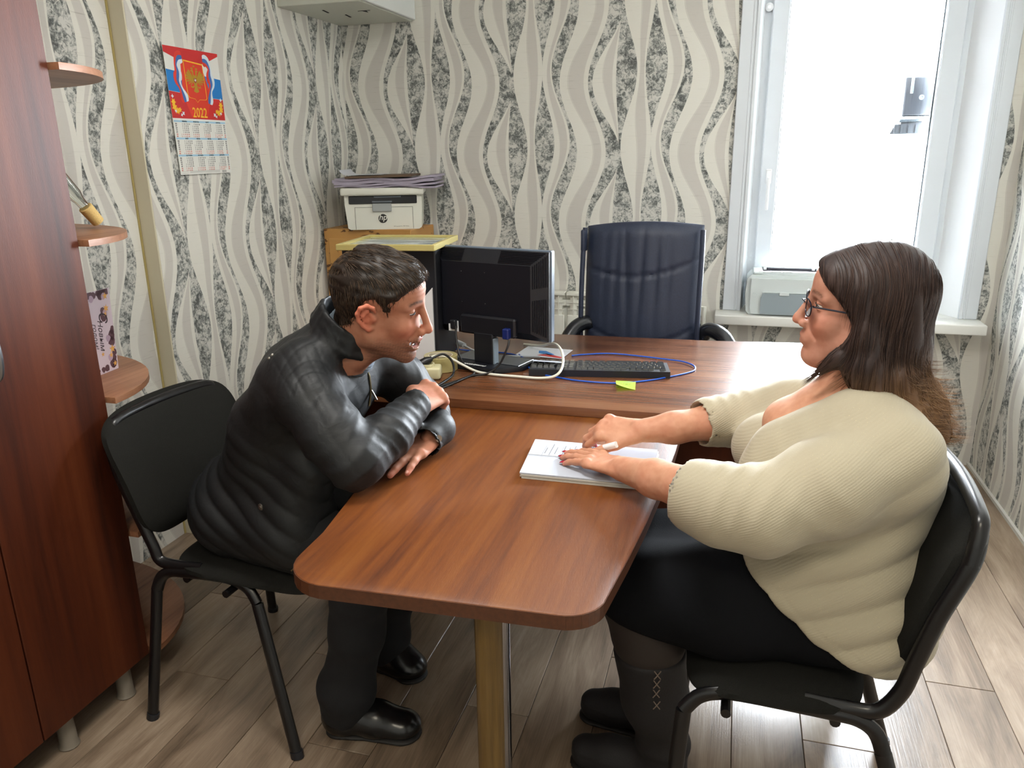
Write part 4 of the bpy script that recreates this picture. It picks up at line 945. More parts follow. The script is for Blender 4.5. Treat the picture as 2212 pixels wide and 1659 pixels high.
# leaflet and papers by the monitor
t = thing('leaflet', 'white leaflet with blue and red print behind the monitor base', 'paper', (-.60, 2.56, ZD))
Ml = Matrix.Translation((-.715, 2.50, ZD+.0012)) @ Matrix.Rotation(math.radians(-6), 4, 'Z')
bm = B(); add_box(bm, (0, 0, 0), (.17, .13, .0012), M=Ml); obj('leaflet_sheet', bm, M_paper, t)
bm = B(); add_prism(bm, [(.07, .05), (.12, .03), (.13, .045), (.085, .085), (.06, .08)], .0013, .0016, Ml); obj('blue_print', bm, BLU, t, 0)
bm = B(); add_prism(bm, [(.075, .02), (.165, .004), (.168, .02), (.10, .05)], .0013, .0016, Ml); obj('red_print', bm, RED, t, 0)
bm = B(); Mp = Matrix.Translation((-.565, 2.345, .803)) @ Matrix.Rotation(math.radians(-4), 4, 'Z') @ Matrix.Rotation(math.radians(-12), 4, 'X')
add_prism(bm, [(-.055, .025), (-.035, -.035), (.055, -.018), (.045, .035)], 0, .0006, Mp); tag(obj('folded_note', bm, M_doc, None), 'plain white slip of paper lying on the left end of the keyboard', 'paper')
# papers on the meeting table
Mt = Matrix.Translation((-.434, 1.543, .749)) @ Matrix.Rotation(math.radians(1.5), 4, 'Z')
t = thing('document_stack', 'thick stack of printed white documents under the woman\'s hands', 'papers', (-.28, 1.65, .749))
mpe = plain('paper_edge_white', (196, 194, 186), .8)
for k, (dx, dy, th_) in enumerate(((.004, 0, .0035), (0, .0015, .003), (.003, -.001, .003), (.0, 0, .003))):
    bm = B(); z0 = k*.0037
    add_prism(bm, [(dx, dy), (.292+dx, -.004+dy), (.290+dx, .205+dy), (-.012+dx, .212+dy)], z0, z0+th_, Mt); obj('booklet', bm, mpe if k < 3 else M_doc, t, 0)
zt = .0142
bm = B(); add_box(bm, (-.008, .109, zt), (.16, .1108, zt+.0004), M=Mt); add_box(bm, (-.008, .104, zt), (.20, .1045, zt+.0002), M=Mt); obj('fold_line', bm, plain('print_grey', (130, 130, 128), .5), t, 0)
bm = B(); rl = random.Random(2)
for c in range(9):
    x = .03+c*.012+(c//3)*.006; a = .115+rl.random()*.01; b_ = .19-rl.random()*.03
    add_box(bm, (x, a, zt), (x+.0014, b_, zt+.0002), M=Mt)
    if c % 3 == 0: add_box(bm, (x-.004, .112, zt), (x-.0035, .175, zt+.0002), M=Mt)
obj('printed_lines', bm, plain('print_dim_grey', (96, 96, 98), .5), t, 0)
bm = B(); add_prism(bm, [(.215, .004), (.297, .002), (.296, .135), (.215, .137)], zt, zt+.0006, Mt); o = obj('cream_form', bm, plain('cream_paper', (226, 218, 190), .8), t, 0); o['label'] = 'cream ruled form at the right end'
bm = B()
for c in range(7): add_box(bm, (.222+c*.011, .02, zt+.0006), (.2228+c*.011, .125, zt+.0008), M=Mt)
for c in range(5): add_box(bm, (.218, .03+c*.022, zt+.0006), (.294, .0306+c*.022, zt+.0008), M=Mt)
obj('form_rules', bm, plain('print_dark_grey', (84, 84, 84), .5), t, 0)
# ================================================================== SIGNED DISTANCE MODELLER (numpy) for the people
def V3(*a): return np.array(a, float)
def unit(v): v = np.array(v, float); return v/np.linalg.norm(v)
def rotv(v, ax, ang):
    v = np.array(v, float); ax = unit(ax); c, s = math.cos(ang), math.sin(ang)
    return v*c+np.cross(ax, v)*s+ax*ax.dot(v)*(1-c)
class Field:
    def __init__(s, sym=False): s.P = []; s.sym = sym
    def cone(s, a, b, ra, rb, k=.02, flat=None, op='u'):
        a = V3(*a); b = V3(*b); ba = b-a; L2 = ba.dot(ba)+1e-12
        if flat is not None: n = unit(flat[:3]); fs = flat[3]
        def f(X, Y, Z):
            x, y, z = X-a[0], Y-a[1], Z-a[2]
            h = np.clip((x*ba[0]+y*ba[1]+z*ba[2])/L2, 0, 1)
            x = x-h*ba[0]; y = y-h*ba[1]; z = z-h*ba[2]
            d2 = x*x+y*y+z*z
            if flat is not None:
                q = x*n[0]+y*n[1]+z*n[2]; d2 = d2+(fs*fs-1)*q*q
            return np.sqrt(d2)-(ra+h*(rb-ra))
        r = max(ra, rb); s.P.append((op, f, np.minimum(a, b)-r, np.maximum(a, b)+r, k)); return s
    def chain(s, pts, k=.02, flat=None, op='u'):
        for (p, r), (q, t) in zip(pts[:-1], pts[1:]): s.cone(p, q, r, t, k, flat, op)
        return s
    def ell(s, c, r, k=.02, op='u', R=None):
        c = V3(*c); r = V3(*r); Rm = None if R is None else np.array(R, float)
        def f(X, Y, Z):
            x, y, z = X-c[0], Y-c[1], Z-c[2]
            if Rm is not None: x, y, z = (x*Rm[0, i]+y*Rm[1, i]+z*Rm[2, i] for i in range(3))
            k0 = np.sqrt((x/r[0])**2+(y/r[1])**2+(z/r[2])**2); k1 = np.sqrt((x/r[0]**2)**2+(y/r[1]**2)**2+(z/r[2]**2)**2)
            return k0*(k0-1)/np.maximum(k1, 1e-6)
        m = r.max() if R is not None else r
        s.P.append((op, f, c-m, c+m, k)); return s
    def fun(s, f, op='i', k=.004): s.P.append((op, f, None, None, k)); return s
    @staticmethod
    def comb(F, d, op, k):
        if op == 'u':
            h = np.clip(.5+.5*(F-d)/k, 0, 1); return F+(d-F)*h-k*h*(1-h)
        if op == 'o': return F-d
        if op == 's': d = -d
        h = np.clip(.5-.5*(F-d)/k, 0, 1); return F+(d-F)*h+k*h*(1-h)
    def at(s, P):
        X, Y, Z = P[:, 0], (np.abs(P[:, 1]) if s.sym else P[:, 1]), P[:, 2]; F = np.full(len(P), 1.0)
        for op, f, lo, hi, k in s.P: F = s.comb(F, f(X, Y, Z), op, k)
        return F
    def grad(s, P, e=.002):
        g = np.stack([s.at(P+np.eye(3)[i]*e)-s.at(P-np.eye(3)[i]*e) for i in range(3)], 1)
        return g/np.maximum(np.linalg.norm(g, axis=1, keepdims=True), 1e-9)
    def mesh(s, lo, hi, h):
        ax = [np.arange(lo[i], hi[i]+h, h) for i in range(3)]
        X, Y, Z = ax[0][:, None, None], ax[1][None, :, None], ax[2][None, None, :]
        if s.sym: Y = np.abs(Y)
        F = np.full([len(a) for a in ax], 1.0)
        for op, f, l, u, k in s.P:
            if l is None: F = s.comb(F, f(X, Y, Z), op, k); continue
            pad = k*1.2+2*h+.012; sl = []
            for i in range(3):
                if i == 1 and s.sym: sl.append(slice(None)); continue
                a = np.searchsorted(ax[i], l[i]-pad); b = np.searchsorted(ax[i], u[i]+pad); sl.append(slice(a, b))
            if any(q.start is not None and q.start >= q.stop for q in sl): continue
            sl = tuple(sl); F[sl] = s.comb(F[sl], f(X[sl[0]], Y[:, sl[1]], Z[:, :, sl[2]]), op, k)
        return nets(F, np.array(lo, float), h)
def nets(F, lo, h):
    S = F < 0
    n0, n1, n2 = F.shape
    cnt = np.zeros((n0-1, n1-1, n2-1), np.int8)
    for a in (0, 1):
        for b in (0, 1):
            for c in (0, 1): cnt += S[a:n0-1+a, b:n1-1+b, c:n2-1+c]
    act = (cnt > 0) & (cnt < 8); I = np.argwhere(act); idx = np.full(act.shape, -1); idx[act] = np.arange(len(I))
    acc = np.zeros((len(I), 3)); num = np.zeros(len(I))
    cor = [(a, b, c) for a in (0, 1) for b in (0, 1) for c in (0, 1)]
    for p in cor:
        for d in range(3):
            if p[d]: continue
            q = list(p); q[d] = 1
            fa = F[I[:, 0]+p[0], I[:, 1]+p[1], I[:, 2]+p[2]]; fb = F[I[:, 0]+q[0], I[:, 1]+q[1], I[:, 2]+q[2]]
            m = (fa < 0) != (fb < 0); t = np.zeros(len(I)); t[m] = fa[m]/(fa[m]-fb[m])
            pt = np.tile(np.array(p, float), (len(I), 1)); pt[:, d] = t
            acc[m] += pt[m]; num[m] += 1
    V = lo+(I+acc/num[:, None])*h
    Q = []
    for d in range(3):
        e = [d, (d+1) % 3, (d+2) % 3]
        sl0 = [slice(1, -1)]*3; sl0[d] = slice(0, -1); sl1 = [slice(1, -1)]*3; sl1[d] = slice(1, None)
        A = S[tuple(sl0)]; Bm = S[tuple(sl1)]; C = np.argwhere(A != Bm)
        if len(C) == 0: continue
        fl = A[tuple(C.T)]
        base = C+1; base[:, d] -= 1
        def cell(o1, o2):
            q = base.copy(); q[:, e[1]] -= o1; q[:, e[2]] -= o2; return idx[q[:, 0], q[:, 1], q[:, 2]]
        q = np.stack([cell(1, 1), cell(0, 1), cell(0, 0), cell(1, 0)], 1); q[~fl] = q[~fl][:, ::-1]; Q.append(q)
    Q = np.concatenate(Q); Q = Q[(Q >= 0).all(1)]
    return V, Q
def vnormals(V, Q):
    a = np.cross(V[Q[:, 2]]-V[Q[:, 0]], V[Q[:, 3]]-V[Q[:, 1]]); N = np.zeros_like(V)
    for i in range(4): np.add.at(N, Q[:, i], a)
    return N/np.maximum(np.linalg.norm(N, axis=1, keepdims=True), 1e-12)
def relax(V, Q, it=1, lam=.5):
    for _ in range(it):
        A = np.zeros_like(V); c = np.zeros(len(V))
        for i in range(4):
            np.add.at(A, Q[:, i], V[Q[:, (i+1) % 4]]+V[Q[:, (i+3) % 4]]); np.add.at(c, Q[:, i], 2)
        V = V+lam*(A/np.maximum(c, 1)[:, None]-V)
    return V
def np_obj(name, parts, mat, parent, colors=None, smooth=True):
    """parts: list of (V,Q)"""
    Vs, Qs, o = [], [], 0
    for V, Q in parts: Vs.append(V); Qs.append(Q+o); o += len(V)
    V = np.concatenate(Vs); Q = np.concatenate(Qs)
    me = bpy.data.meshes.new(name); k = Q.shape[1]
    me.vertices.add(len(V)); me.vertices.foreach_set('co', V.ravel()); me.loops.add(Q.size); me.loops.foreach_set('vertex_index', Q.ravel())
    me.polygons.add(len(Q)); me.polygons.foreach_set('loop_start', np.arange(len(Q))*k); me.update(calc_edges=True); me.validate()
    me.polygons.foreach_set('use_smooth', [smooth]*len(me.polygons))
    if colors is not None:
        at = me.color_attributes.new('Col', 'FLOAT_COLOR', 'POINT'); C = np.concatenate(colors)
        at.data.foreach_set('color', np.concatenate([C, np.ones((len(C), 1))], 1).ravel())
    return link(name, me, mat, parent)
_rg = np.random.RandomState(4); _K = _rg.normal(size=(8, 3)); _K /= np.linalg.norm(_K, axis=1, keepdims=True); _PH = _rg.uniform(0, 6.28, 8)
def nz(P, f, seed=0):
    r = 0
    for i in range(8):
        K = np.roll(_K, seed, 0)[i]; r = r+np.sin(P@K*f*(.7+.12*i)+_PH[(i+seed) % 8]*3+seed)
    return r/4.0
def sstep(x, a, b): t = np.clip((x-a)/(b-a), 0, 1); return t*t*(3-2*t)
def nz3(X, Y, Z, f):
    r = 0
    for i in range(5): r = r+np.sin((X*_K[i, 0]+np.abs(Y)*_K[i, 1]+Z*_K[i, 2])*f*(.7+.2*i)+_PH[i])
    return r/2.5
def near(P, c, r): return np.exp(-((P-V3(*c))**2).sum(1)/(r*r))
def folds(P, d, freq, wob, seed=0, sharp=2.0):
    """creases running across direction d"""
    ph = P@unit(d)*freq+nz(P, wob, seed)*2.2
    return ((.5+.5*np.sin(ph))**sharp)*(.55+.45*nz(P, wob*1.7, seed+2))
def scalp(F, g=-.002, crown=0.0):
    F.ell((-.014, 0, .046-crown), (.098+g, .075+g, .087+g-crown), .02); F.ell((.035, 0, .050), (.056+g, .060+g, .060+g-crown), .02); F.ell((.036, 0, -.030), (.050+g, .056+g, .078+g), .02)
    F.cone((-.030, 0, -.03), (-.075, 0, -.19), .056+g, .060+g, .03)
def cfold(P, d, freq, wob, seed=0):
    ph = P@unit(d)*freq+nz(P, wob, seed)*2.2
    return (np.abs(np.sin(ph*.5))-.6)*(.6+.4*nz(P, wob*1.7, seed+2))
def lin(c): return np.array(s2l(c)[:3])
def mixn(A, c, w): return A*(1-w[:, None])+c[None]*w[:, None]

def build_head(F, smile=0.0, full=0.0, nose=1.0, ears=True, crown=0.0):
    """local frame: x forward, y side (mirrored), z up, metres"""
    F.ell((-.014, 0, .046-crown), (.098, .075, .087-crown), .02)
    F.ell((.035, 0, .050), (.056, .060, .060-crown), .02)
    F.ell((.036, 0, -.030), (.050, .056+.004*full, .078), .02)
    F.ell((.060, 0, -.055), (.034, .036, .045), .02)
    F.cone((.004, .050+.004*full, -.060), (.070, .012, -.104), .022+.004*full, .017, .02)
    F.cone((.000, .056, -.02), (.004, .052, -.06), .018, .02, .02)
    F.ell((.060, .040, -.026+.006*smile), (.024, .020, .018+.003*smile), .018)
    F.cone((.083, .006, .030), (.066, .046, .028), .0085, .009, .012)
    F.ell((.096, .031, .012), (.018, .0165, .0105), .010, 's')
    # nose
    F.cone((.088, 0, .022), (.110, 0, -.022*nose), .0075, .0088, .010)
    F.ell((.111, 0, -.031*nose), (.0125, .0110, .0105), .008)
    F.ell((.098, .0125, -.037*nose), (.0120, .0075, .0085), .006)
    F.ell((.099, .0068, -.0455*nose), (.007, .0040, .0042), .003, 's')
    # nasolabial groove and cheek
    F.cone((.095, .019, -.036), (.075, .037+.004*smile, -.060), .0024+.0014*smile, .0022, .006, op='s')
    F.ell((.086, 0, -.068), (.016, .026, .020), .012)
    if smile > 0:
        up = [((.1000, 0, -.0570), .0044), ((.0945, .016, -.0560), .0040), ((.0700, .0355, -.0520), .0022)]; lo_ = [((.0930, 0, -.0870), .0060), ((.0885, .017, -.0800), .0052), ((.0700, .0355, -.0530), .0022)]
        F.chain(up, .004); F.chain(lo_, .005)
        F.cone((.0960, 0, -.0715), (.0900, .017, -.0685), .0092, .0078, .0015, None, 's'); F.cone((.0900, .017, -.0685), (.0730, .033, -.0560), .0078, .0020, .0015, None, 's'); F.cone((.0860, 0, -.0705), (.0800, .017, -.0675), .0085, .0070, .0015, None, 's')
    else:
        F.chain([((.0985, .003, -.0615), .0050), ((.078, .024, -.0705), .0022)], .005); F.chain([((.0955, .002, -.0750), .0060), ((.078, .024, -.0720), .0026)], .006)
        F.cone((.1035, 0, -.0682), (.082, .024, -.0715), .0013, .0011, .002, op='s')
    F.cone((.093, 0, -.090), (.086, .018, -.090), .0030, .002, .008, op='s')
    F.ell((.076, 0, -.106), (.0185, .021, .0165), .012)
    F.cone((.1, 0, -.048), (.1, 0, -.057), .0018, .0018, .004, op='s')
    # ear
    if not ears: return
    F.cone((.004, .072, -.004), (-.010, .082, .004), .012, .010, .006, (0, 1, 0, 1.6))
    F.chain([((.010, .076, .014), .0034), ((.006, .081, .024), .0042), ((-.006, .087, .029), .0046), ((-.018, .092, .022), .0046), ((-.023, .093, .008), .0044), ((-.019, .090, -.008), .0040), ((-.010, .084, -.020), .0042), ((.000, .077, -.028), .0058), ((.006, .073, -.026), .0050)], .004)
    F.chain([((-.004, .084, .016), .0034), ((-.011, .087, .004), .0036), ((-.007, .083, -.010), .0034)], .004)
    F.cone((-.010, .083, .010), (-.004, .076, -.016), .011, .008, .004, (0, 1, 0, 2.6))
    F.ell((.000, .086, .000), (.0075, .0065, .012), .003, 's')
    F.ell((.010, .077, -.003), (.0042, .0045, .0058), .004)
def head_cols(L, base, smile=0, stubble=0.0, lip=(176, 92, 84), brow=(60, 42, 32), shade=None, lipw=1.0):
    f, s, u = L[:, 0], np.abs(L[:, 1]), L[:, 2]
    C = np.tile(lin(base), (len(L), 1))
    ch = near(np.stack([f, s, u], 1), (.07, .042, -.03), .024); C = mixn(C, lin((214, 128, 104)), ch*.45)
    ns = near(np.stack([f, s, u], 1), (.115, 0, -.034), .014); C = mixn(C, lin((206, 122, 100)), ns*.45)
    er = sstep(s, .073, .082)*sstep(-f, -.03, 0)*(np.abs(u) < .045); C = mixn(C, lin((206, 116, 92)), er*.6)
    if stubble:
        m = (sstep(-u, .035, .075)*sstep(f, -.03, .02)+sstep(-u, .045, .055)*sstep(f, .085, .095)*(u > -.062)*.6)
        m = np.clip(m, 0, 1)*(.75+.25*nz(L, 900, 1)); C = mixn(C, lin((84, 62, 50)), np.clip(m*stubble, 0, 1))
    def seg(p, q):
        p, q = V3(*p), V3(*q); A = np.stack([f, s, u], 1); t = np.clip(((A-p)@(q-p))/((q-p)@(q-p)), 0, 1); return np.linalg.norm(A-p-t[:, None]*(q-p), axis=1)
    if smile > 0:
        dd = np.minimum(np.minimum(seg((.1000, 0, -.0575), (.0945, .016, -.0565)), seg((.0945, .016, -.0565), (.0700, .035, -.0525))), np.minimum(seg((.0930, 0, -.0860), (.0885, .017, -.0795)), seg((.0885, .017, -.0795), (.0700, .035, -.0530))))-.0060+s*.10
        mo = np.minimum(seg((.0860, 0, -.0705), (.0800, .017, -.0675))-.0098, seg((.0800, .017, -.0675), (.074, .028, -.059))-.0048); C = mixn(C, lin((60, 22, 22)), (1-sstep(mo, -.001, .001))*.9*(f < .0925))
    else: dd = np.minimum(seg((.0985, 0, -.0625), (.078, .023, -.0705)), seg((.0955, 0, -.0745), (.078, .023, -.0718)))-.0066+s*.10
    C = mixn(C, lin(lip), (1-sstep(dd, -.0015, .0015))*.8*lipw)
    bl = .034+.004*np.sin(np.clip((s-.010)/.04, 0, 1)*3.1)
    bm_ = np.exp(-((u-bl)/.0042)**2)*sstep(s, .008, .014)*(1-sstep(s, .046, .054))*(f > .04)
    C = mixn(C, lin(brow), np.clip(bm_*(.85+.35*nz(L, 1500, 3)), 0, .92))
    le = near(np.stack([f, s, u], 1), (.085, .031, .004), .012); C = mixn(C, lin((168, 104, 84)), le*.3)
    return C
def poly_sdf(poly, axf, axu):
    P = [np.array(p, float) for p in poly]
    def f(X, Y, Z):
        A, Bc = (X, Z)
        d2 = 1e9; sgn = 1.0; n = len(P); inside = np.zeros(np.broadcast(A, Bc).shape, bool)
        for i in range(n):
            a, b = P[i], P[(i+1) % n]; e = b-a
            wx, wy = A-a[0], Bc-a[1]; t = np.clip((wx*e[0]+wy*e[1])/(e@e), 0, 1)
            d2 = np.minimum(d2, (wx-e[0]*t)**2+(wy-e[1]*t)**2)
            c = ((a[1] > Bc) != (b[1] > Bc)) & (A < (b[0]-a[0])*(Bc-a[1])/(b[1]-a[1]+1e-12)+a[0]); inside = inside ^ c
        return np.where(inside, -1, 1)*np.sqrt(d2)
    return f
def strands(name, F, starts, dirfn, nseg, step, r0, colfn, M4, mat, parent, lift=.0015, stick=1.0, free=0, seed=0):
    """thin three-sided tapering locks that follow the surface of field F (local frame), transformed by M4"""
    P = np.array(starts, float); n = len(P); T = [P]; rg = np.random.RandomState(seed); J = rg.normal(size=(n, 3))*.14
    ln = rg.uniform(.5, 1.05, n)
    for k in range(nseg):
        d = dirfn(P, k/nseg)+J*.35; g = F.grad(P)
        if k < nseg-free: d = d-g*(d*g).sum(1, keepdims=True)
        d = d/np.maximum(np.linalg.norm(d, axis=1, keepdims=True), 1e-6); P = P+d*step*ln[:, None]
        if k < nseg-free:
            v = F.at(P); P = P-F.grad(P)*((v-lift)*stick)[:, None]
        T.append(P)
    T = np.stack(T, 1); m = nseg+1
    tan = np.gradient(T, axis=1); tan /= np.maximum(np.linalg.norm(tan, axis=2, keepdims=True), 1e-9)
    up = np.array([.3, .2, 1.0]); a = np.cross(tan, up); a /= np.maximum(np.linalg.norm(a, axis=2, keepdims=True), 1e-9); b = np.cross(a, tan)
    tt = np.linspace(0, 1, m); rad = (r0*(1-tt**2.5)*np.minimum(1, .4+tt*4))[None, :, None]*rg.uniform(.6, 1.25, n)[:, None, None]
    rings = np.stack([T+(a*math.cos(q)+b*math.sin(q))*rad for q in (0, 2.09, 4.19)], 2)   # n,m,3,3
    V = rings.reshape(-1, 3); base = np.arange(n)[:, None, None]*(m*3)+np.arange(m-1)[None, :, None]*3
    j = np.arange(3)[None, None, :]; jn = (j+1) % 3
    Q = np.stack([base+j, base+jn, base+3+jn, base+3+j], -1).reshape(-1, 4)
    C = colfn(V, np.tile(np.repeat(tt, 3), n), np.repeat(rg.uniform(0, 1, n), m*3))
    V = V@M4[:3, :3].T+M4[:3, 3]
    return V, Q, C
def hand(F, W_, f, s, sc=1.0, curls=((.15, .2, .1),)*4, spread=.06, thumb=(.6, -.2, .3), thick=1.0, k=.007, palm_drop=0.0):
    """W_ wrist, f forward, s towards the thumb; back of the hand = n. Returns finger tips [(tip, dir, normal)]"""
    f = unit(f); s = unit(np.array(s)-f*np.dot(s, f)); n = np.cross(f, s)
    if n[2] < 0 and palm_drop == 0: n = -n
    W_ = np.array(W_, float); offs = (.030, .010, -.010, -.028); Ls = (.088, .092, .086, .076); fl = (n[0], n[1], n[2], 1.55)
    lens = ((.044, .026, .020), (.048, .029, .021), (.044, .027, .020), (.034, .021, .018)); tips = []
    for i in range(4):
        K = W_+(f*Ls[i]+s*offs[i])*sc
        F.cone(W_+(s*offs[i]*.55+f*.008)*sc, K-n*.002*sc, .0185*sc*thick, .0125*sc*thick, .012, fl)
        a = spread*(1.2, .35, -.4, -1.2)[i]; d = unit(f*math.cos(a)+s*math.sin(a)); ax = np.cross(d, n); p = K; rr = (.0098, .0088, .0078, .0066) if i < 3 else (.0086, .0078, .0069, .0058)
        if i == 3: pass
        for j in range(3):
            d = rotv(d, ax, -curls[min(i, len(curls)-1)][j]); q = p+d*lens[i][j]*sc
            F.cone(p, q, rr[j]*sc*thick, rr[j+1]*sc*thick, k if j == 0 else .004)
            p = q
        nn = unit(n-d*np.dot(n, d)); tips.append((p, d, nn))
        F.ell(K+n*.002*sc, (.0105*sc*thick,)*3, .008)
    # thumb
    t0 = W_+(f*.018+s*.020-n*.004)*sc; t1 = W_+(f*.050+s*.042-n*.010)*sc
    F.cone(t0, t1, .0165*sc*thick, .0135*sc*thick, .014)
    d = unit(f*math.cos(thumb[0])+s*math.sin(thumb[0])+n*thumb[1]); t2 = t1+d*.034*sc
    d2 = unit(d+(f*.35-s*.25)*thumb[2]); t3 = t2+d2*.024*sc
    F.cone(t1, t2, .0125*sc*thick, .0108*sc*thick, .006); F.cone(t2, t3, .0108*sc*thick, .0088*sc*thick, .004)
    tips.append((t3, d2, unit(np.cross(d2, np.cross(n, d2))))); return tips
def local_M(pos, f, s, u, sc):
    M = np.eye(4); M[:3, 0] = unit(f)*sc; M[:3, 1] = unit(s)*sc; M[:3, 2] = unit(u)*sc; M[:3, 3] = pos; return M
def disc(name, p, nrm, r, h, mat, parent, n=16, prof=None):
    z = Vector(nrm).normalized(); x = z.orthogonal().normalized(); y = z.cross(x)
    M = Matrix(((x.x, y.x, z.x, p[0]), (x.y, y.y, z.y, p[1]), (x.z, y.z, z.z, p[2]), (0, 0, 0, 1)))
    bm = B(); add_lathe(bm, prof or [(r, -h*.5), (r, h*.6), (r*.8, h), (r*.45, h*.8), (r*.4, h)], M, n); return obj(name, bm, mat, parent)
def on_surface(o, p, dirn=None):
    ok, c, nn, i = o.closest_point_on_mesh(Vector(p)); return c, nn
def eye_pair(parent, M4, look, iris, lid_=(.002, .002), r=.0122, sides=(1, -1), pos=(.0705, .031, .0115), skincol=None):
    for sd in sides:
        cl = np.array([pos[0], pos[1]*sd, pos[2], 1.0]); c = (M4@cl)[:3]; sc = np.linalg.norm(M4[:3, 0])
        fw = Vector(unit(M4[:3, :3]@np.array(look))); x = fw.orthogonal().normalized(); y = fw.cross(x)
        Mx = Matrix(((x.x, y.x, fw.x, c[0]), (x.y, y.y, fw.y, c[1]), (x.z, y.z, fw.z, c[2]), (0, 0, 0, 1)))
        R_ = r*sc
        bm = B(); add_lathe(bm, [(R_*math.sin(a), R_*math.cos(a)) for a in [PI*i/14 for i in range(1, 14)]], Mx, 20); e = obj('eye', bm, plain('eye_white', (214, 206, 200), .15), parent, 60)
        for zo, rr_ in ((lid_[0], .0010), (-lid_[1], .0006)):
            pts_ = []
            for q in range(9):
                th_ = math.radians(-52+q*14); rx = math.sqrt(.0141**2-zo*zo); zq = zo-(.0036 if zo > 0 else -.0004)*((q-3.2)/5)**2-pos[1]*0
                pl = np.array([pos[0]+rx*math.cos(th_), (pos[1]+rx*math.sin(th_))*sd, pos[2]+zq, 1.0]); pts_.append(tuple((M4@pl)[:3]))
            bm = B(); add_tube(bm, pts_, [rr_*sc*(.4+.6*math.sin(PI*(q+.6)/9.2)) for q in range(9)], 6); obj('eyelashes', bm, plain('lash_dark', (30, 22, 20), .7), parent, 60)
        bm = B(); add_lathe(bm, [(R_*.50, R_*.872), (R_*.48, R_*.895), (R_*.2, R_*1.0), (R_*.05, R_*1.012)], Mx, 20); obj('iris', bm, plain('iris_'+iris[0], iris[1], .1), e, 60)
def lids(F, up, lo, c=(.0705, .031, .0115), r=.0138):
    def f(X, Y, Z):
        d = np.sqrt((X-c[0])**2+(Y-c[1])**2+(Z-c[2])**2)-r
        up_ = (Z-c[2])-up+(Y-c[1])*.10; lo_ = -(Z-c[2])-lo-(Y-c[1])*.08
        return np.maximum(d, -np.maximum(up_, lo_)*.9)
    F.fun(f, 'u', .0022)
def to_world(V, Q, M4):
    if np.linalg.det(M4[:3, :3]) < 0: Q = Q[:, ::-1].copy()
    return V@M4[:3, :3].T+M4[:3, 3], Q

# ================================================================== MAN
man = thing('person', 'dark-haired smiling man in black jacket leaning on table with crossed forearms', 'person', (-1.15, 1.62, 0))
_f = unit(V3(.950, .170, -.240)); _s = V3(.13, -.968, -.20); _s = unit(_s-_f*_s.dot(_f)); _u = np.cross(_s, _f); MH = local_M(V3(-.760, 1.565, 1.130), _f, _s, _u, 1.03)
# --- skin
F = Field(True); build_head(F, smile=1.0, nose=1.05, crown=.008); lids(F, .0016, .0010)
F.cone((-.030, 0, -.03), (-.075, 0, -.19), .056, .060, .03)
F.cone((.030, .026, -.075), (-.02, .03, -.13), .022, .02, .02)
V, Q = F.mesh((-.17, -.11, -.17), (.14, .11, .15), .0026); V = relax(V, Q, 1, .4)
C0 = head_cols(V, (176, 124, 100), 1.0, .85, lip=(168, 96, 86), brow=(58, 42, 32))
# smile creases at the outer eye, forehead lines
L = V; N = vnormals(V, Q)
cr = np.exp(-((L[:, 0]-.045)/.012)**2)*np.exp(-((L[:, 2]-.006)/.016)**2)*(np.sin(L[:, 2]*900+L[:, 0]*420)*.5)*(np.abs(L[:, 1]) > .03)
fo = np.exp(-((L[:, 2]-.062)/.018)**2)*(L[:, 0] > .06)*np.sin(L[:, 2]*620)*.35
V = V+N*(cr+fo)[:, None]*.0009
parts, cols = [to_world(V, Q, MH)], [C0]
skin_m = (180, 128, 104)
def hand_part(F, lo, hi, h, base, red=None, tips=()):
    V, Q = F.mesh(lo, hi, h); V = relax(V, Q, 1, .4); N = vnormals(V, Q)
    C = np.tile(lin(base), (len(V), 1)); C = mixn(C, lin((196, 118, 98)), np.clip(.25+.25*nz(V, 60, 2), 0, .5)*.5)
    for (p, d, n) in tips:
        C = mixn(C, lin((222, 140, 124)), near(V, p, .014)*.6)
        V = V-N*(near(V, p-d*.012, .004)*.0)[:, None]
    V = V+N*(nz(V, 420, 1)*.00025)[:, None]
    return (V, Q), C
# right hand (upper) resting closed on the far sleeve
F = Field(); W1 = V3(-.700, 1.600, .885)
fR = unit((.10, .95, .04)); sR = unit((.95, -.06, .25)) * 1
F.cone(V3(-.708, 1.555, .866), W1+fR*.006, .026, .025, .02, (.1, 0, 1, 1.2))
t1 = hand(F, W1, unit((.16, .92, .10)), unit((-.80, .1, .35)), 1.0, ((.75, 1.25, .7), (.8, 1.3, .7), (.8, 1.3, .7), (.75, 1.2, .7)), .05, (.4, -.6, .3), 1.12)
p, c = hand_part(F, (-.80, 1.50, .78), (-.58, 1.76, .97), .0028, skin_m, tips=t1); parts.append(p); cols.append(c)
# left hand (lower) flat on the table pointing towards the camera
F = Field(); W2 = V3(-.684, 1.632, .787)
F.cone(V3(-.674, 1.655, .798), W2, .027, .026, .02, (0, 0, 1, 1.3))
t2 = hand(F, W2, unit((-.22, -.95, -.06)), unit((-.9, .2, .0)), 1.02, ((.05, .12, .1), (.04, .1, .1), (.05, .12, .1), (.10, .18, .12)), .13, (.7, -.1, .3), 1.14)
p, c = hand_part(F, (-.82, 1.40, .742), (-.60, 1.71, .85), .0028, skin_m, tips=t2); parts.append(p); cols.append(c)
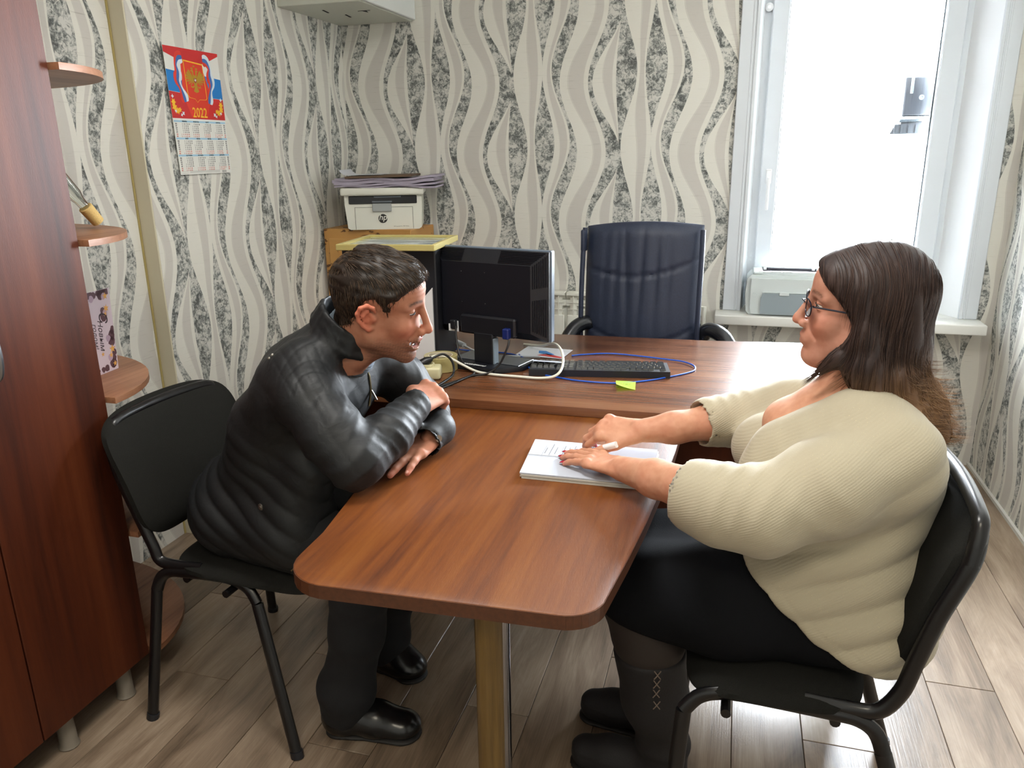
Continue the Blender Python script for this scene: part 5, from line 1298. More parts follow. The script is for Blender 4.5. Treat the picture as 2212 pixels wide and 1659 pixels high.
# --- jacket shape
def jacket_prims(F, g=0.0):
    F.ell((-1.225, 1.650, .565), (.138+g, .170+g, .115+g), .04)
    F.cone((-1.215, 1.645, .585), (-1.075, 1.625, .745), .128+g, .125+g, .05, (0, 1, 0, .80))
    F.cone((-1.075, 1.625, .745), (-.945, 1.605, .905), .125+g, .118+g, .05, (0, 1, 0, .72))
    F.cone((-.965, 1.505, .940), (-.930, 1.715, .935), .092+g, .088+g, .05)
    F.cone((-.912, 1.500, .995), (-.895, 1.690, .990), .062+g, .060+g, .05)
    F.chain([((-.915, 1.465, .970), .066+g), ((-.882, 1.430, .942), .072+g), ((-.815, 1.398, .876), .068+g), ((-.752, 1.378, .822), .060+g)], .035)
    F.chain([((-.752, 1.378, .822), .059+g), ((-.725, 1.48, .848), .055+g), ((-.703, 1.590, .884), .042+g)], .02)
    F.cone((-1.06, 1.53, .835), (-.93, 1.49, .93), .085+g, .070+g, .06)
    F.chain([((-.885, 1.740, .960), .072+g), ((-.83, 1.80, .885), .064+g), ((-.785, 1.825, .822), .056+g)], .03)
    F.chain([((-.785, 1.825, .822), .055+g), ((-.730, 1.745, .815), .050+g), ((-.676, 1.665, .802), .045+g), ((-.682, 1.608, .796), .042+g)], .018)
F = Field(); jacket_prims(F)
F.cone((-1.20, 1.56, .555), (-1.00, 1.515, .555), .108, .104, .05); F.cone((-1.20, 1.74, .555), (-.99, 1.72, .555), .098, .094, .05)
F.cone((-1.02, 1.52, .60), (-.93, 1.50, .74), .09, .06, .06)
def hemcut(X, Y, Z): return np.maximum((X+.955)*.9-(Z-.50)*.25, -(Z-.462)-(X+1.3)*.06) + 0*Y
def hemonly(X, Y, Z):   # hem: cut below a slanting plane and in front of the lap
    a = (.452-(X+1.35)*.02)-Z
    b = np.where(Z < .66, (X+.968)-(Z-.45)*.40, -1.0)
    return np.maximum(a, b)+0*Y
F.fun(hemonly, 'i', .008)
# collar: a stand around the neck, open in front
cc = V3(-.852, 1.585, 1.062); an = unit((.50, -.03, .86)); e1 = unit(np.cross((0, 1, 0), an)); e2 = np.cross(an, e1)
ring = []
F.cone((-.925, 1.480, .985), cc-e2*.062-an*.02, .055, .030, .04); F.cone((-.905, 1.70, .985), cc+e2*.062-an*.02, .055, .030, .04); F.cone((-1.01, 1.60, .95), cc-e1*.050-an*.02, .085, .034, .05)
for i in range(15):
    a = math.radians(38+284*i/14); d = e1*math.cos(a)+e2*math.sin(a); ring.append(cc+d*(.078+.006*abs(math.cos(a/2)))+an*(.006*math.cos(a)*-1))
for i in range(14):
    for h_, r_ in ((-.012, .016), (.012, .011), (.032, .008)): F.cone(ring[i]+an*h_, ring[i+1]+an*h_, r_, r_, .012)
# open neck: carve
F.cone(cc-an*.06, cc+an*.12, .062, .070, .01, None, 's')
F.cone(cc+e1*.095+an*.03, cc+e1*.074-an*.060, .028, .009, .008, None, 's')
# cuffs open
F.cone(V3(-.704, 1.575, .878), V3(-.69, 1.66, .90), .029, .032, .004, None, 's'); F.cone(V3(-.676, 1.650, .800), V3(-.684, 1.57, .790), .031, .036, .004, None, 's')
V, Q = F.mesh((-1.46, 1.26, .42), (-.60, 1.97, 1.19), .0048); V = relax(V, Q, 2, .5); N = vnormals(V, Q)
jc = (V[:, 0] < -.60)
el = near(V, (-.76, 1.38, .83), .13); fa = near(V, (-.725, 1.49, .85), .10); ua = near(V, (-.86, 1.42, .92), .12); el2 = near(V, (-.78, 1.82, .83), .14)
wa = near(V, (-1.15, 1.6, .70), .28)
D = .0050*folds(V, (.15, .85, .45), 210, 13, 1, 2.0)*np.clip(fa*1.3, 0, 1) + .0052*folds(V, (.45, .3, -.75), 170, 13, 3, 2.0)*np.clip(el+ua*.6, 0, 1) + .005*folds(V, (.2, -.8, .3), 180, 12, 5)*np.clip(el2, 0, 1)
D = D + .0085*cfold(V, (.55, .1, .75), 130, 7, 2)*np.clip(wa*1.2, 0, 1) + .004*cfold(V, (.6, .5, .6), 75, 9, 4) + .0045*nz(V, 18, 3) - .003
# quilted shoulder yoke
yk = sstep(V[:, 2]+.35*V[:, 0], .655, .67)*(V[:, 1] < 1.62)*(1-sstep(V[:, 2]-V[:, 0]*.3, 1.32, 1.36))
a = np.abs(((V[:, 0]+V[:, 1]*.9+V[:, 2]*.4)/.034) % 1-.5); b = np.abs(((V[:, 0]-V[:, 1]*.9+V[:, 2]*.6)/.034) % 1-.5)
D = D - yk*.0012*(np.exp(-(a/.09)**2)+np.exp(-(b/.09)**2))
D = D*(1-near(V, (-.695, 1.62, .890), .038))*(1-near(V, (-.684, 1.60, .795), .040)); fl_ = sstep(V[:, 2], .745, .765); D = D*np.where(V[:, 0] > -.80, fl_, 1)
V = V+N*D[:, None]; V[:, 2] = np.where((V[:, 0] > -.815) & (V[:, 2] < .752) & (V[:, 2] > .70), .752, V[:, 2])
jk = np_obj('jacket', [(V, Q)], M_jacket, man)
# hidden body under the clothes, same skin mesh
F = Field(); jacket_prims(F, -.022)
for y0, yk_, ya in ((1.55, 1.50, 1.50), (1.74, 1.72, 1.75)):
    F.chain([((-1.2, y0, .55), .085), ((-.82, yk_, .52), .058), ((-.89, ya, .10), .042)], .03)
V, Q = F.mesh((-1.44, 1.28, .05), (-.62, 1.95, 1.12), .013); V = relax(V, Q, 2, .5); parts.append((V, Q)); cols.append(np.tile(lin(skin_m), (len(V), 1)))
body = np_obj('body', parts, M_skin, man, cols)
eye_pair(man, MH, (.86, -.05, -.30), ('dark', (44, 34, 28)), lid_=(.0016, .0010))
ML = Matrix(MH.tolist())
for row, z0, z1 in ((0, -.0705, -.0585), (1, -.0850, -.0765)):
    for i in range(-4, 5):
        a = abs(i)*.0058; w = .0026; x = .0905-a*a*14-(.004 if row else 0); zz_ = a*.26*1.0
        bm = B(); add_box(bm, (x-.003, i*.0058-w, z0+zz_), (x, i*.0058+w, z1+zz_*.8), .0008, ML); obj('tooth', bm, plain('teeth', (226, 218, 202), .25), man)
# --- hair
hairpoly = [(.098, .078), (.082, .070), (.066, .060), (.054, .046), (.046, .026), (.040, .002), (.026, .004), (.016, .020), (.004, .032), (-.012, .030), (-.022, .010), (-.026, -.02), (-.034, -.045), (-.060, -.062), (-.13, -.075), (-.17, .0), (-.15, .18), (.12, .20), (.125, .10)]
F = Field(True)
scalp(F, crown=.008)
_pd = poly_sdf(hairpoly, 0, 2)
F.fun(lambda X, Y, Z: -.004+sstep(-_pd(X, Y, Z)+0*Y, -.004, .016)*(.0095+.006*sstep(Z+.35*X, .05, .13)+.0025*nz3(X, Y, Z, 55)), 'o')
V, Q = F.mesh((-.16, -.12, -.11), (.14, .12, .18), .0036); V = relax(V, Q, 2, .5); N = vnormals(V, Q)
V = V+N*(.0022*nz(V, 130, 2)+.0022*nz(V*np.array([.5, 1, 1]), 260, 5))[:, None]
def mhc(P, t, r): 
    c = lin((38, 30, 24))[None]*(1-r[:, None])+lin((86, 68, 52))[None]*r[:, None]; return c
Vw, Qw = to_world(V, Q, MH)
hp, hcx = [(Vw, Qw)], [np.tile(lin((34, 27, 22)), (len(V), 1))]
rg = np.random.RandomState(3); sel = rg.choice(len(V), 4200); st = V[sel]; st = st[(st[:, 2] > -.075)]
def mdir(P, t):
    # from the crown whorl forwards on top, downwards at sides and back
    d = np.stack([.9*sstep(P[:, 2], .04, .11)*np.sign(P[:, 0]+.08)+.25, P[:, 1]*3.0, -.9*(1-sstep(P[:, 2], .05, .13))-.12], 1); return d
V2, Q2, C2 = strands('h', F, st, mdir, 5, .0052, .00085, mhc, MH, None, None, .0015, .8, 2, 5)
hp.append((V2, Q2)); hcx.append(C2)
np_obj('hair', hp, M_hair, man, hcx)
# --- grey sweater at the throat
F = Field(); F.cone(cc+e1*.010-an*.06, cc-an*.012+e1*.004, .062, .058, .01); F.cone(cc+e1*.034-an*.055, cc+e1*.030-an*.006, .052, .046, .01); F.cone(cc+e1*.006-an*.014, cc+e1*.004+an*.004, .060, .058, .008)
V, Q = F.mesh((-1.0, 1.46, .86), (-.74, 1.70, 1.12), .004); V = relax(V, Q, 1); N = vnormals(V, Q); V = V+N*(.0012*np.sin(V@an*1400))[:, None]
np_obj('sweater', [(V, Q)], plain('grey_blue_knit', (116, 128, 140), .9, bscale=600, bstr=.5, var=.3), man)
# --- trousers, shoes
F = Field()
F.ell((-1.20, 1.645, .545), (.15, .17, .085), .04)
F.chain([((-1.16, 1.55, .545), .090), ((-.98, 1.515, .545), .086), ((-.815, 1.500, .515), .076)], .03); F.chain([((-.815, 1.50, .515), .074), ((-.850, 1.50, .32), .068), ((-.895, 1.50, .13), .062), ((-.900, 1.50, .075), .064)], .03)
F.chain([((-1.16, 1.74, .545), .090), ((-.98, 1.735, .545), .086), ((-.80, 1.72, .515), .074)], .03); F.chain([((-.80, 1.72, .515), .072), ((-.85, 1.745, .32), .064), ((-.90, 1.76, .12), .058), ((-.90, 1.76, .075), .060)], .03)
V, Q = F.mesh((-1.40, 1.38, .0), (-.70, 1.88, .66), .0065); V = relax(V, Q, 2); N = vnormals(V, Q)
D = .007*folds(V, (.15, .1, 1), 52, 10, 4)*sstep(-V[:, 2], -.50, -.40)+.005*nz(V, 22, 2); V = V+N*D[:, None]
np_obj('trousers', [(V, Q)], M_trous, man)
M_shoe = plain('black_shoe_leather', (16, 16, 17), .25, bscale=160, bstr=.12)
def shoe(hx, hy, tx, ty, parent, name='shoe', high=.075):
    h_ = V3(hx, hy, 0); d = unit(V3(tx-hx, ty-hy, 0)); L_ = math.hypot(tx-hx, ty-hy); sd = V3(-d[1], d[0], 0)
    F = Field()
    F.ell(h_+d*.045+V3(0, 0, .045), (.045, .040, .042), .02); F.cone(h_+d*.05+V3(0, 0, .055), h_+d*.07+V3(0, 0, .055+high), .043, .046, .02)
    F.cone(h_+d*.06+V3(0, 0, .050), h_+d*(L_*.55)+V3(0, 0, .046), .048, .044, .03); F.cone(h_+d*(L_*.55)+V3(0, 0, .040), h_+d*(L_-.05)+V3(0, 0, .034), .047, .038, .03, (0, 0, 1, 1.2))
    F.ell(h_+d*(L_-.055)+V3(0, 0, .032), (.050, .046, .028), .02)
    F.fun(lambda X, Y, Z: .008-Z+0*X+0*Y, 'i', .006)
    lo = np.minimum(h_, h_+d*L_)-.08; hi = np.maximum(h_, h_+d*L_)+.08; lo[2] = -.01; hi[2] = .16+high
    V, Q = F.mesh(lo, hi, .005); V = relax(V, Q, 2); N = vnormals(V, Q); V = V+N*(.0018*folds(V, d, 110, 20, 2)*near(V, h_+d*(L_*.62)+V3(0, 0, .07), .05))[:, None]
    sh_ = np_obj(name, [(V, Q)], M_shoe, parent)
    F = Field(); F.cone(h_+d*.045+V3(0, 0, .006), h_+d*.09+V3(0, 0, .006), .040, .038, .01, (0, 0, 1, 3.0)); F.cone(h_+d*.09+V3(0, 0, .006), h_+d*(L_-.052)+V3(0, 0, .007), .036, .049, .01, (0, 0, 1, 4.0))
    F.fun(lambda X, Y, Z: np.maximum(.0-Z, Z-.016)+0*X+0*Y, 'i', .002)
    hi[2] = .03
    V, Q = F.mesh(lo, hi, .004); np_obj('sole', [(V, Q)], plain('shoe_sole', (22, 20, 19), .6), sh_); return sh_
shoe(-.960, 1.485, -.700, 1.530, man); shoe(-.955, 1.775, -.775, 1.735, man)
# --- jacket fittings
mst = plain('worn_steel_snap', (150, 146, 138), .3, .9)
for p, r_ in (((-1.05, 1.42, .655), .0085), ((-.985, 1.44, 1.045), .004), ((-.985, 1.44, 1.03), .004), ((-.655, 1.60, .80), .0085)):
    c, nn = on_surface(jk, p, None); disc('snap_button', c, nn, r_, .003, mst, jk)
zp = []
for i in range(9):
    t_ = i/8; p = cc+e1*(.090+.004*t_)-an*(.0+.17*t_)+e2*(.022+.012*t_); c, nn = on_surface(jk, p, None); zp.append(Vector(c)+Vector(nn)*.0015)
bm = B(); add_tube(bm, smooth_path(zp, 3), .0022, 6); obj('zip', bm, plain('zip_brass', (150, 140, 110), .35, .8), jk)
c = zp[6]; bm = B(); add_box(bm, (-.003, -.0015, -.028), (.003, .0015, 0), .001, Matrix.Translation(c) @ Matrix.Rotation(-.5, 4, 'Y')); obj('zip_pull', bm, mst, jk)
for p in ((-.965, 1.395, .47),):
    c, nn = on_surface(jk, p, None); c = Vector(c)
    bm = B()
    for k in range(10): add_box(bm, (k*.004, -.002, -.0015), (k*.004+.0022, .002, .0015), M=Matrix.Translation(c+Vector(nn)*.002) @ Matrix.Rotation(math.radians(-42), 4, 'Y'))
    obj('hem_zip', bm, plain('zip_brass', (150, 140, 110), .35, .8), jk)
nl = plain('natural_nail', (226, 170, 156), .2)
def nail(p, d, n, parent, L_, w, mat, out=.0):
    M = plane_M(p, np.cross(d, n), d); s_ = Vector(n)
    bm = B(); bmesh.ops.create_uvsphere(bm, u_segments=12, v_segments=8, radius=1.0)
    for v in bm.verts:
        x, y, z = v.co; tp = 1-max(0, y)*.45*(1 if out else .3)
        v.co = M @ Vector((x*w*tp, y*L_+out, z*.0016-.0018*x*x-(.0012*y*y if out else .0008)))
    return obj('fingernail', bm, mat, parent, 80)
for (p, d, n) in t1[:4]+t2[:4]: nail(Vector(p-d*.001+n*.0062), d, n, body, .0062, .0048, nl)
# ================================================================== WOMAN
wom = thing('person', 'woman with glasses and shoulder-length brown hair in shimmering cream jumper seated at right', 'person', (.2, 1.57, 0))
MW = local_M(V3(.232, 1.590, 1.152), V3(-.997, .029, .040), V3(-.036, -.994, -.108), V3(.040, -.110, .993), .935)
F = Field(True); build_head(F, smile=0.0, full=1.6, nose=.98, ears=False); lids(F, .0040, .0044)
F.cone((-.025, 0, -.03), (-.045, 0, -.19), .058, .066, .03); F.ell((.030, 0, -.108), (.050, .048, .026), .03)
V, Q = F.mesh((-.17, -.12, -.19), (.14, .12, .15), .0026); V = relax(V, Q, 1, .4)
C0 = head_cols(V, (186, 136, 116), 0, 0, lip=(178, 92, 88), brow=(104, 74, 58))
parts, cols = [to_world(V, Q, MW)], [C0]
skw = (196, 148, 120)
# near (left) forearm and flat hand
F = Field(); W1 = V3(-.205, 1.540, .797)
F.chain([(V3(.01, 1.348, .836), .040), (V3(-.03, 1.372, .834), .048), (V3(-.125, 1.470, .812), .040), (W1, .0285)], .02, (0, 0, 1, 1.08))
t1 = hand(F, W1, unit((-.80, .60, -.075)), unit((.6, .8, .02)), 1.04, ((.06, .14, .10), (.05, .12, .10), (.06, .14, .10), (.10, .16, .12)), .045, (.25, -.25, .2), .97)
p, c = hand_part(F, (-.42, 1.26, .74), (.13, 1.76, .91), .003, skw, tips=t1); parts.append(p); cols.append(c)
# far (right) forearm and curled hand
F = Field(); W2 = V3(-.185, 1.688, .832)
F.chain([(V3(.02, 1.765, .848), .034), (V3(-.02, 1.742, .850), .043), (V3(-.11, 1.700, .842), .036), (W2, .028)], .02, (0, 0, 1, 1.05))
t2 = hand(F, W2, unit((-.98, .02, .02)), unit((-.05, -.9, -.45)), 1.0, ((.85, .55, .35), (.8, .6, .4), (.8, .65, .4), (.8, .7, .4)), .03, (.35, -.35, .3), .98)
p, c = hand_part(F, (-.34, 1.60, .745), (.13, 1.84, .92), .003, skw, tips=t2); parts.append(p); cols.append(c)
# --- jumper
def jp(F, g=0.0, arms=True):
    F.ell((.250, 1.575, .840), (.172+g, .200+g, .140+g), .05); F.ell((.125, 1.510, .830), (.095+g, .088+g, .082+g), .04); F.ell((.110, 1.655, .830), (.095+g, .088+g, .082+g), .04)
    F.ell((.225, 1.570, .695), (.190+g, .210+g, .140+g), .06); F.ell((.248, 1.57, .540), (.182+g, .230+g, .155+g), .05)
    F.cone((.14, 1.485, .615), (.29, 1.495, .575), .135+g, .142+g, .04); F.cone((.14, 1.655, .615), (.29, 1.645, .575), .135+g, .142+g, .04)
    F.cone((.300, 1.455, .905), (.285, 1.700, .910), .080+g, .078+g, .05); F.cone((.270, 1.52, .952), (.262, 1.66, .952), .062+g, .062+g, .045)
    if arms:
        F.chain([((.295, 1.445, .905), .078+g), ((.185, 1.375, .868), .080+g), ((.075, 1.328, .832), .076+g)], .04); F.chain([((.075, 1.328, .828), .078+g), ((.010, 1.345, .826), .074+g), ((-.035, 1.368, .828), .072+g)], .02)
        F.chain([((.27, 1.715, .915), .075+g), ((.15, 1.775, .875), .072+g), ((.055, 1.790, .845), .066+g)], .04); F.chain([((.055, 1.795, .845), .070+g), ((-.035, 1.742, .848), .058+g)], .02)
F = Field(); jp(F); F.cone((.115, 1.515, .885), (.235, 1.495, .952), .052, .060, .04)
hx = np.array([-.3, .0, .06, .19, .30, .40, .6]); hz = np.array([.76, .745, .675, .560, .500, .480, .475])
F.fun(lambda X, Y, Z: (np.interp(X, hx, hz)-Z)*.75*np.ones_like(Y) if False else np.where((X+0*Y+0*Z < -.01), -1.0, (np.interp(X, hx, hz)+.035*sstep(Y+0*X, 1.5, 1.75)-Z)*.75), 'i', .006)
# V neck
nk = V3(.262, 1.590, .995)
F.cone(nk+V3(-.01, 0, .10), nk+V3(.005, 0, -.010), .076, .060, .012, None, 's')
F.cone(nk+V3(-.075, .014, .03), V3(.098, 1.590, .878), .030, .008, .012, (0, 1, 0, 1.1), 's')
F.cone(nk+V3(-.12, .014, .05), V3(.06, 1.590, .945), .034, .010, .014, None, 's')
F.cone(V3(-.005, 1.352, .828), V3(-.10, 1.405, .828), .058, .063, .004, None, 's'); F.cone(V3(-.01, 1.755, .848), V3(-.08, 1.715, .845), .047, .050, .004, None, 's')
V, Q = F.mesh((-.14, 1.20, .42), (.48, 1.92, 1.10), .0055); V = relax(V, Q, 2, .5); N = vnormals(V, Q)
e1_ = near(V, (.02, 1.32, .87), .085); e2_ = near(V, (.0, 1.77, .88), .09); ax_ = near(V, (.14, 1.38, .86), .12); ws = near(V, (.24, 1.45, .66), .22)*sstep(-V[:, 2], -.82, -.74)
bk = near(V, (.36, 1.40, .84), .12)
D = .0075*folds(V, (.85, -.45, -.15), 190, 9, 1, 2.0)*np.clip(e1_*1.2, 0, 1)*sstep(V[:, 2]-V[:, 1]*.3, .40, .45)+.006*folds(V, (.8, .4, 0), 200, 9, 3, 2.0)*np.clip(e2_*1.3, 0, 1)+.006*folds(V, (.55, -.3, .6), 110, 9, 2)*ax_
D = D+.024*cfold(V, (-.30, .05, .93), 105, 5, 5)*np.clip(ws*1.3, 0, 1)+.012*cfold(V, (-.5, 0, .8), 75, 6, 2)*bk+.003*nz(V, 15, 3)
hm = np.interp(V[:, 0], hx, hz)+.035*sstep(V[:, 1], 1.5, 1.75); hb = np.clip(1-np.abs(V[:, 2]-hm-.014)/.014, 0, 1)*(V[:, 0] > 0)
D = D*(1-.6*np.clip(1-(V[:, 2]-hm)/.03, 0, 1))-.002*np.exp(-((V[:, 2]-hm-.030)/.002)**2)
D = D*(1-.9*near(V, (-.045, 1.372, .830), .085)*(V[:, 0] < -.015))*(1-.9*near(V, (-.045, 1.735, .848), .07)*(V[:, 0] < -.02))
V = V+N*D[:, None]
jm = np_obj('jumper', [(V, Q)], M_knit, wom)
F = Field(); jp(F, -.018, False); F.ell((.245, 1.59, .965), (.10, .11, .045), .04)
F.cone((.245, 1.595, 1.05), (.262, 1.59, .97), .060, .085, .04); F.ell((.150, 1.585, .915), (.075, .10, .05), .04); F.fun(lambda X, Y, Z: .76-Z+0*X+0*Y, 'i', .01)
V, Q = F.mesh((-.02, 1.30, .42), (.46, 1.84, 1.13), .007); V = relax(V, Q, 2, .5)
parts.append((V, Q)); cols.append(np.tile(lin((196, 146, 118)), (len(V), 1)))
F = Field(); F.chain([((-.145, 1.478, .53), .06), ((-.125, 1.50, .36), .052), ((-.10, 1.535, .09), .036)], .02); F.chain([((-.165, 1.66, .53), .06), ((-.145, 1.68, .36), .052), ((-.12, 1.70, .09), .036)], .02); F.chain([((.2, 1.47, .55), .09), ((-.145, 1.478, .53), .07)], .02); F.chain([((.2, 1.67, .55), .09), ((-.165, 1.66, .53), .07)], .02)
V, Q = F.mesh((-.25, 1.33, .03), (.32, 1.79, .66), .012); parts.append((V, Q)); cols.append(np.tile(lin(skw), (len(V), 1)))
bw = np_obj('body', parts, M_skin, wom, cols)
eye_pair(wom, MW, (.98, .06, -.12), ('hazel', (60, 54, 44)), lid_=(.0040, .0044), r=.0120)
# --- skirt, tights, boots
F = Field(); F.ell((.250, 1.57, .545), (.172, .216, .105), .05)
F.chain([((.16, 1.470, .558), .098), ((.03, 1.452, .570), .110), ((-.150, 1.476, .548), .096)], .04); F.chain([((.16, 1.68, .558), .094), ((.03, 1.67, .565), .105), ((-.165, 1.655, .548), .092)], .04)
F.cone((.15, 1.57, .56), (-.12, 1.565, .55), .105, .085, .05)
F.cone((-.12, 1.49, .53), (-.07, 1.50, .46), .088, .070, .04); F.cone((-.13, 1.65, .53), (-.08, 1.65, .46), .085, .07, .04)
F.fun(lambda X, Y, Z: np.maximum(.448-Z+.0*X, (.462-.25*(X+.03)-Z)*np.where(X < .02, 1, 0)-np.where(X < .02, 0, 1))*.9+0*Y, 'i', .008)
V, Q = F.mesh((-.28, 1.28, .40), (.47, 1.86, .74), .0065); V = relax(V, Q, 2); N = vnormals(V, Q)
V = V+N*(.005*folds(V, (.6, .1, .8), 42, 7, 3)*sstep(V[:, 0], -.1, .1)+.003*nz(V, 18, 1))[:, None]
np_obj('skirt', [(V, Q)], plain('black_ribbed_skirt', (17, 18, 21), .9, bscale=420, bstr=.4, spec=.1), wom)
F = Field(); F.chain([((-.152, 1.476, .535), .085), ((-.128, 1.488, .43), .074), ((-.118, 1.505, .35), .060)], .03); F.chain([((-.155, 1.658, .535), .083), ((-.15, 1.668, .43), .072), ((-.135, 1.68, .35), .058)], .03)
V, Q = F.mesh((-.26, 1.36, .25), (-.02, 1.78, .66), .006); V = relax(V, Q, 1)
np_obj('tights', [(V, Q)], plain('dark_brown_tights', (44, 36, 32), .8, bscale=600, bstr=.3), wom)
mbt = plain('black_suede_boot', (26, 24, 26), .75, bscale=300, bstr=.35, var=.2)
def boot(ax, ay, tx, ty, kx, ky):
    F = Field(); a_ = V3(ax, ay, 0); d = unit(V3(tx-ax, ty-ay, 0)); L_ = math.hypot(tx-ax, ty-ay)
    F.chain([(V3(kx, ky, .395), .080), (V3((kx*.6+ax*.4), (ky*.6+ay*.4), .26), .071), (V3(ax, ay, .12), .054), (V3(ax, ay, .05), .048)], .03)
    F.cone(a_+V3(0, 0, .055), a_+d*(L_*.55)+V3(0, 0, .045), .050, .045, .03); F.cone(a_+d*(L_*.55)+V3(0, 0, .042), a_+d*(L_-.045)+V3(0, 0, .036), .045, .040, .02)
    F.fun(lambda X, Y, Z: np.maximum(.006-Z, Z-.40)+0*X+0*Y, 'i', .006)
    lo = np.minimum(V3(ax, ay, 0), V3(tx, ty, 0))-.12; hi = np.maximum(V3(ax, ay, 0), V3(tx, ty, 0))+.12; lo[2] = -.01; hi[2] = .44
    V, Q = F.mesh(lo, hi, .0055); V = relax(V, Q, 2); N = vnormals(V, Q); V = V+N*(.004*folds(V, (.1, 0, 1), 70, 12, 4)*sstep(-V[:, 2], -.30, -.12)*(V[:, 2] > .05))[:, None]
    b_ = np_obj('boot', [(V, Q)], mbt, wom)
    F = Field(); F.cone(a_+V3(0, 0, .006)-d*.01, a_+d*(L_-.045)+V3(0, 0, .006), .048, .044, .01, (0, 0, 1, 4)); F.fun(lambda X, Y, Z: np.maximum(-Z, Z-.012)+0*X+0*Y, 'i', .002); hi[2] = .03
    V, Q = F.mesh(lo, hi, .005); np_obj('sole', [(V, Q)], MC['shoe_sole'], b_); return b_
b1 = boot(-.088, 1.530, -.315, 1.553, -.125, 1.49); b2 = boot(-.115, 1.700, -.325, 1.722, -.145, 1.672)
ml_ = plain('boot_lace_taupe', (120, 104, 92), .6)
bm = B()
for k in range(4):
    p0, n0 = on_surface(b1, (-.09, 1.38, .385-.028*k)); p0 = Vector(p0)+Vector(n0)*.001
    ta = Vector((n0[1], -n0[0], 0)).normalized()
    for s_ in (-1, 1): add_tube(bm, [p0-ta*.007*s_+Vector((0, 0, .010)), p0+Vector(n0)*.001, p0+ta*.007*s_-Vector((0, 0, .010))], .0012, 6)
obj('lacing', bm, ml_, b1)
# --- hair
wpoly = [(.100, .100), (.088, .086), (.073, .062), (.048, .038), (.028, .015), (.013, -.008), (.014, -.030), (.026, -.055), (.052, -.080), (.095, -.128), (.080, -.140), (.0, -.150), (-.03, -.195), (-.06, -.26), (-.24, -.28), (-.26, -.1), (-.18, .2), (.12, .2)]
F = Field(True)
F.ell((-.022, 0, .048), (.112, .086, .095), .02); F.ell((.040, 0, .062), (.060, .066, .053), .02)
F.cone((-.050, 0, .04), (-.062, 0, -.08), .092, .084, .03); F.cone((-.062, 0, -.08), (-.092, 0, -.17), .082, .070, .03)
F.chain([((.0, .052, .050), .040), ((-.010, .072, -.03), .036), ((-.018, .082, -.09), .036), ((-.042, .088, -.16), .032), ((-.064, .090, -.205), .016)], .02)
F.chain([((.008, .076, -.035), .024), ((.030, .080, -.080), .018), ((.060, .082, -.112), .007)], .012)
F.chain([((-.080, .055, -.12), .050), ((-.122, .060, -.19), .040), ((-.148, .060, -.240), .024)], .012)
F.chain([((-.085, .02, -.12), .062), ((-.158, .030, -.19), .040), ((-.192, .030, -.242), .024)], .012)
F.fun(poly_sdf(wpoly, 0, 2), 'i', .010)
HF = F
V, Q = F.mesh((-.25, -.14, -.28), (.14, .14, .17), .0042); V = relax(V, Q, 2, .5); N = vnormals(V, Q)
_tp = 1-.85*sstep(V[:, 2], .03, .08); V = V+N*(.0024*nz(V*np.array([1, 1, .12]), 210, 2)*_tp+.0018*nz(V*np.array([1, 1, .1]), 420, 5)*_tp)[:, None]
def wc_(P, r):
    t = sstep(-P[:, 2]-P[:, 0]*.25, .07, .22)[:, None]; a = lin((42, 32, 32))[None]*(1-r[:, None])+lin((78, 58, 50))[None]*r[:, None]; b = lin((112, 80, 54))[None]*(1-r[:, None])+lin((158, 122, 86))[None]*r[:, None]  # tips lighter: ombre dye, with golden backlight also put into the colour
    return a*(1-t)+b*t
Vw, Qw = to_world(V, Q, MW)
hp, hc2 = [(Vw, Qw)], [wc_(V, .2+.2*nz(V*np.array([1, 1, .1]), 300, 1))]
rg = np.random.RandomState(8)
def wdir(P, t):
    top = sstep(P[:, 2], .06, .13); s_ = np.where(P[:, 1] >= 0, 1.0, -1.0)
    low = sstep(-P[:, 2], .10, .2)
    d = np.stack([-.30*top-.25*sstep(-P[:, 0], .02, .10)*sstep(-P[:, 2], .0, .15)-.55*low*sstep(-P[:, 0], .05, .1)+.9*sstep(P[:, 0], -.005, .03)*sstep(-P[:, 2], .02, .08), s_*(1.0*top+.1), -1.0*(1-.75*top)], 1); return d
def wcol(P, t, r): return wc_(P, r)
sel = rg.choice(len(V), 2600); st = V[sel]; st = st[st[:, 2] > -.10]
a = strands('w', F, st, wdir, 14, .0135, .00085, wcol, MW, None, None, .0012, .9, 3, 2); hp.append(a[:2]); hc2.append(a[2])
st = V[(V[:, 2] < -.07) & ((V[:, 0] < -.09) | (V[:, 0] > .0) | (V[:, 2] < -.17))]; st = st[rg.choice(len(st), 1300)]
def flick(P, t): return np.stack([-.9*(P[:, 0] < -.03)+.9*(P[:, 0] > 0)-.2, 0*P[:, 1], -.75+1.3*t*(P[:, 0] < -.1)+0*P[:, 0]], 1)
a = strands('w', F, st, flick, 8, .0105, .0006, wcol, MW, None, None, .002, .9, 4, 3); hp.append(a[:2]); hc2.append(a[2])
np_obj('hair', hp, M_hair, wom, hc2)
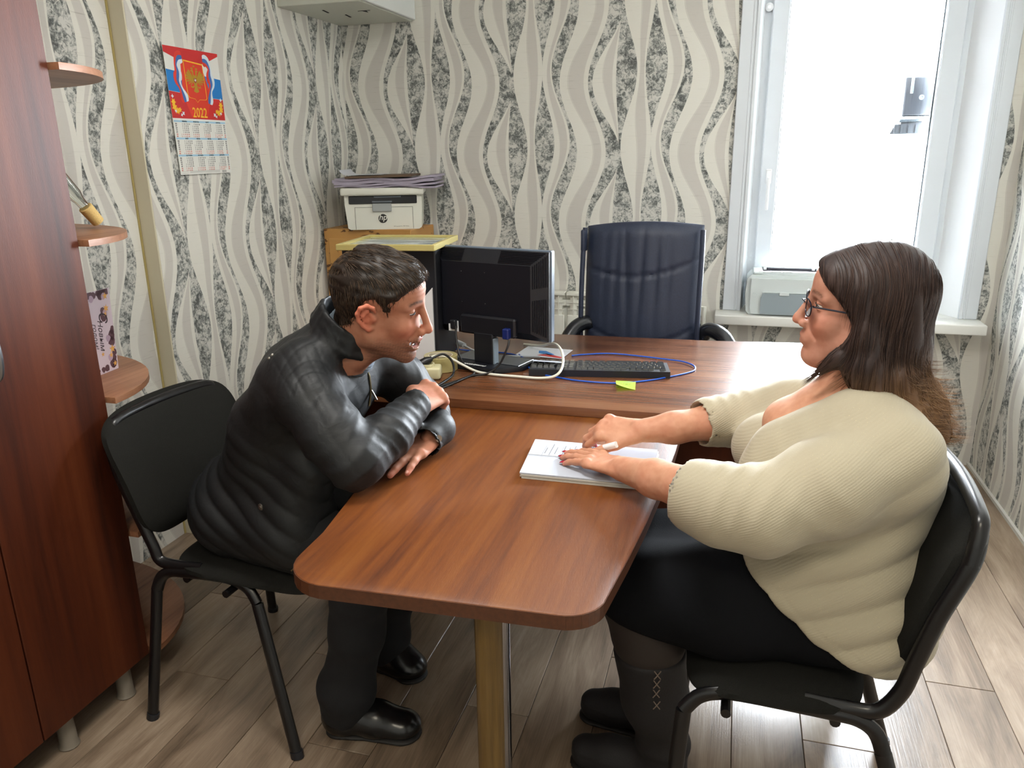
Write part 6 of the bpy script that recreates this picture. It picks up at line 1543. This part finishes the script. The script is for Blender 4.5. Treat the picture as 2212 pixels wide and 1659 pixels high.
# --- glasses
ML = Matrix(MW.tolist()); mgl = plain('dark_blue_metal_frame', (28, 30, 46), .3, .5)
gl = thing('glasses', 'thin dark rimmed glasses worn by the woman', 'glasses', tuple(ML @ Vector((.1, 0, .012))))
def LP(p): return ML @ Vector(p)
for sd in (1, -1):
    rim = [(.100-.35*max(0, abs(.032+.024*math.cos(a))-.02)**1.3*1.6, sd*(.033+.0235*math.copysign(abs(math.cos(a))**.7, math.cos(a))), .006+.0165*math.copysign(abs(math.sin(a))**.75, math.sin(a))) for a in [2*PI*i/24 for i in range(25)]]
    bm = B(); add_tube(bm, [LP(p) for p in rim], .0013, 6); obj('rim', bm, mgl, gl)
    bm = B(); vs = [bm.verts.new(LP(p)) for p in rim[:-1]]; bm.faces.new(vs); 
    m_ = MC.get('lens') 
    if m_ is None:
        m_, nt, b = new_mat('clear_lens'); tr = nt.nodes.new('ShaderNodeBsdfTransparent'); g_ = nt.nodes.new('ShaderNodeBsdfGlossy'); g_.inputs['Roughness'].default_value = .03; f_ = nt.nodes.new('ShaderNodeFresnel'); f_.inputs[0].default_value = 1.35; mx = nt.nodes.new('ShaderNodeMixShader')
        nt.links.new(f_.outputs[0], mx.inputs[0]); nt.links.new(tr.outputs[0], mx.inputs[1]); nt.links.new(g_.outputs[0], mx.inputs[2]); nt.links.new(mx.outputs[0], nt.nodes['Material Output'].inputs[0]); MC['lens'] = m_
    obj('lens', bm, m_, gl)
    bm = B(); add_tube(bm, [LP((.090, sd*.058, .016)), LP((.088, sd*.066, .017)), LP((.06, sd*.071, .0155)), LP((.0, sd*.082, .012)), LP((-.012, sd*.083, .0))], .0018, 6); obj('temple_arm', bm, mgl, gl)
bm = B(); add_tube(bm, [LP((.103, .0105, .010)), LP((.108, 0, .013)), LP((.103, -.0105, .010))], .0013, 6); obj('bridge', bm, mgl, gl)
# --- nails
nr = plain('crimson_nail_polish', (176, 34, 58), .12, coat=.6)
for i, (p, d, n) in enumerate(t1[:4]): 
    o = nail(Vector(p-d*.002+n*.0055), d, n, bw, .0125, .0052, nr, .006); o['label'] = 'long pointed crimson nail'
for (p, d, n) in t2[:4]: 
    o = nail(Vector(p-d*.002+n*.0055), d, n, bw, .0115, .0052, nr, .005)
# white correction pen held in the far hand
t = thing('marker_pen', 'white pen or marker gripped in the woman\'s far hand', 'pen', (-.27, 1.665, .80))
bm = B(); add_tube(bm, [(-.272, 1.655, .792), (-.232, 1.640, .812)], .0075, 12); obj('barrel', bm, M_white, t)
bm = B(); add_tube(bm, [(-.288, 1.661, .784), (-.272, 1.655, .792)], [.0045, .0075], 12); obj('cap', bm, plain('navy_pen_tip', (30, 44, 90), .4), t)
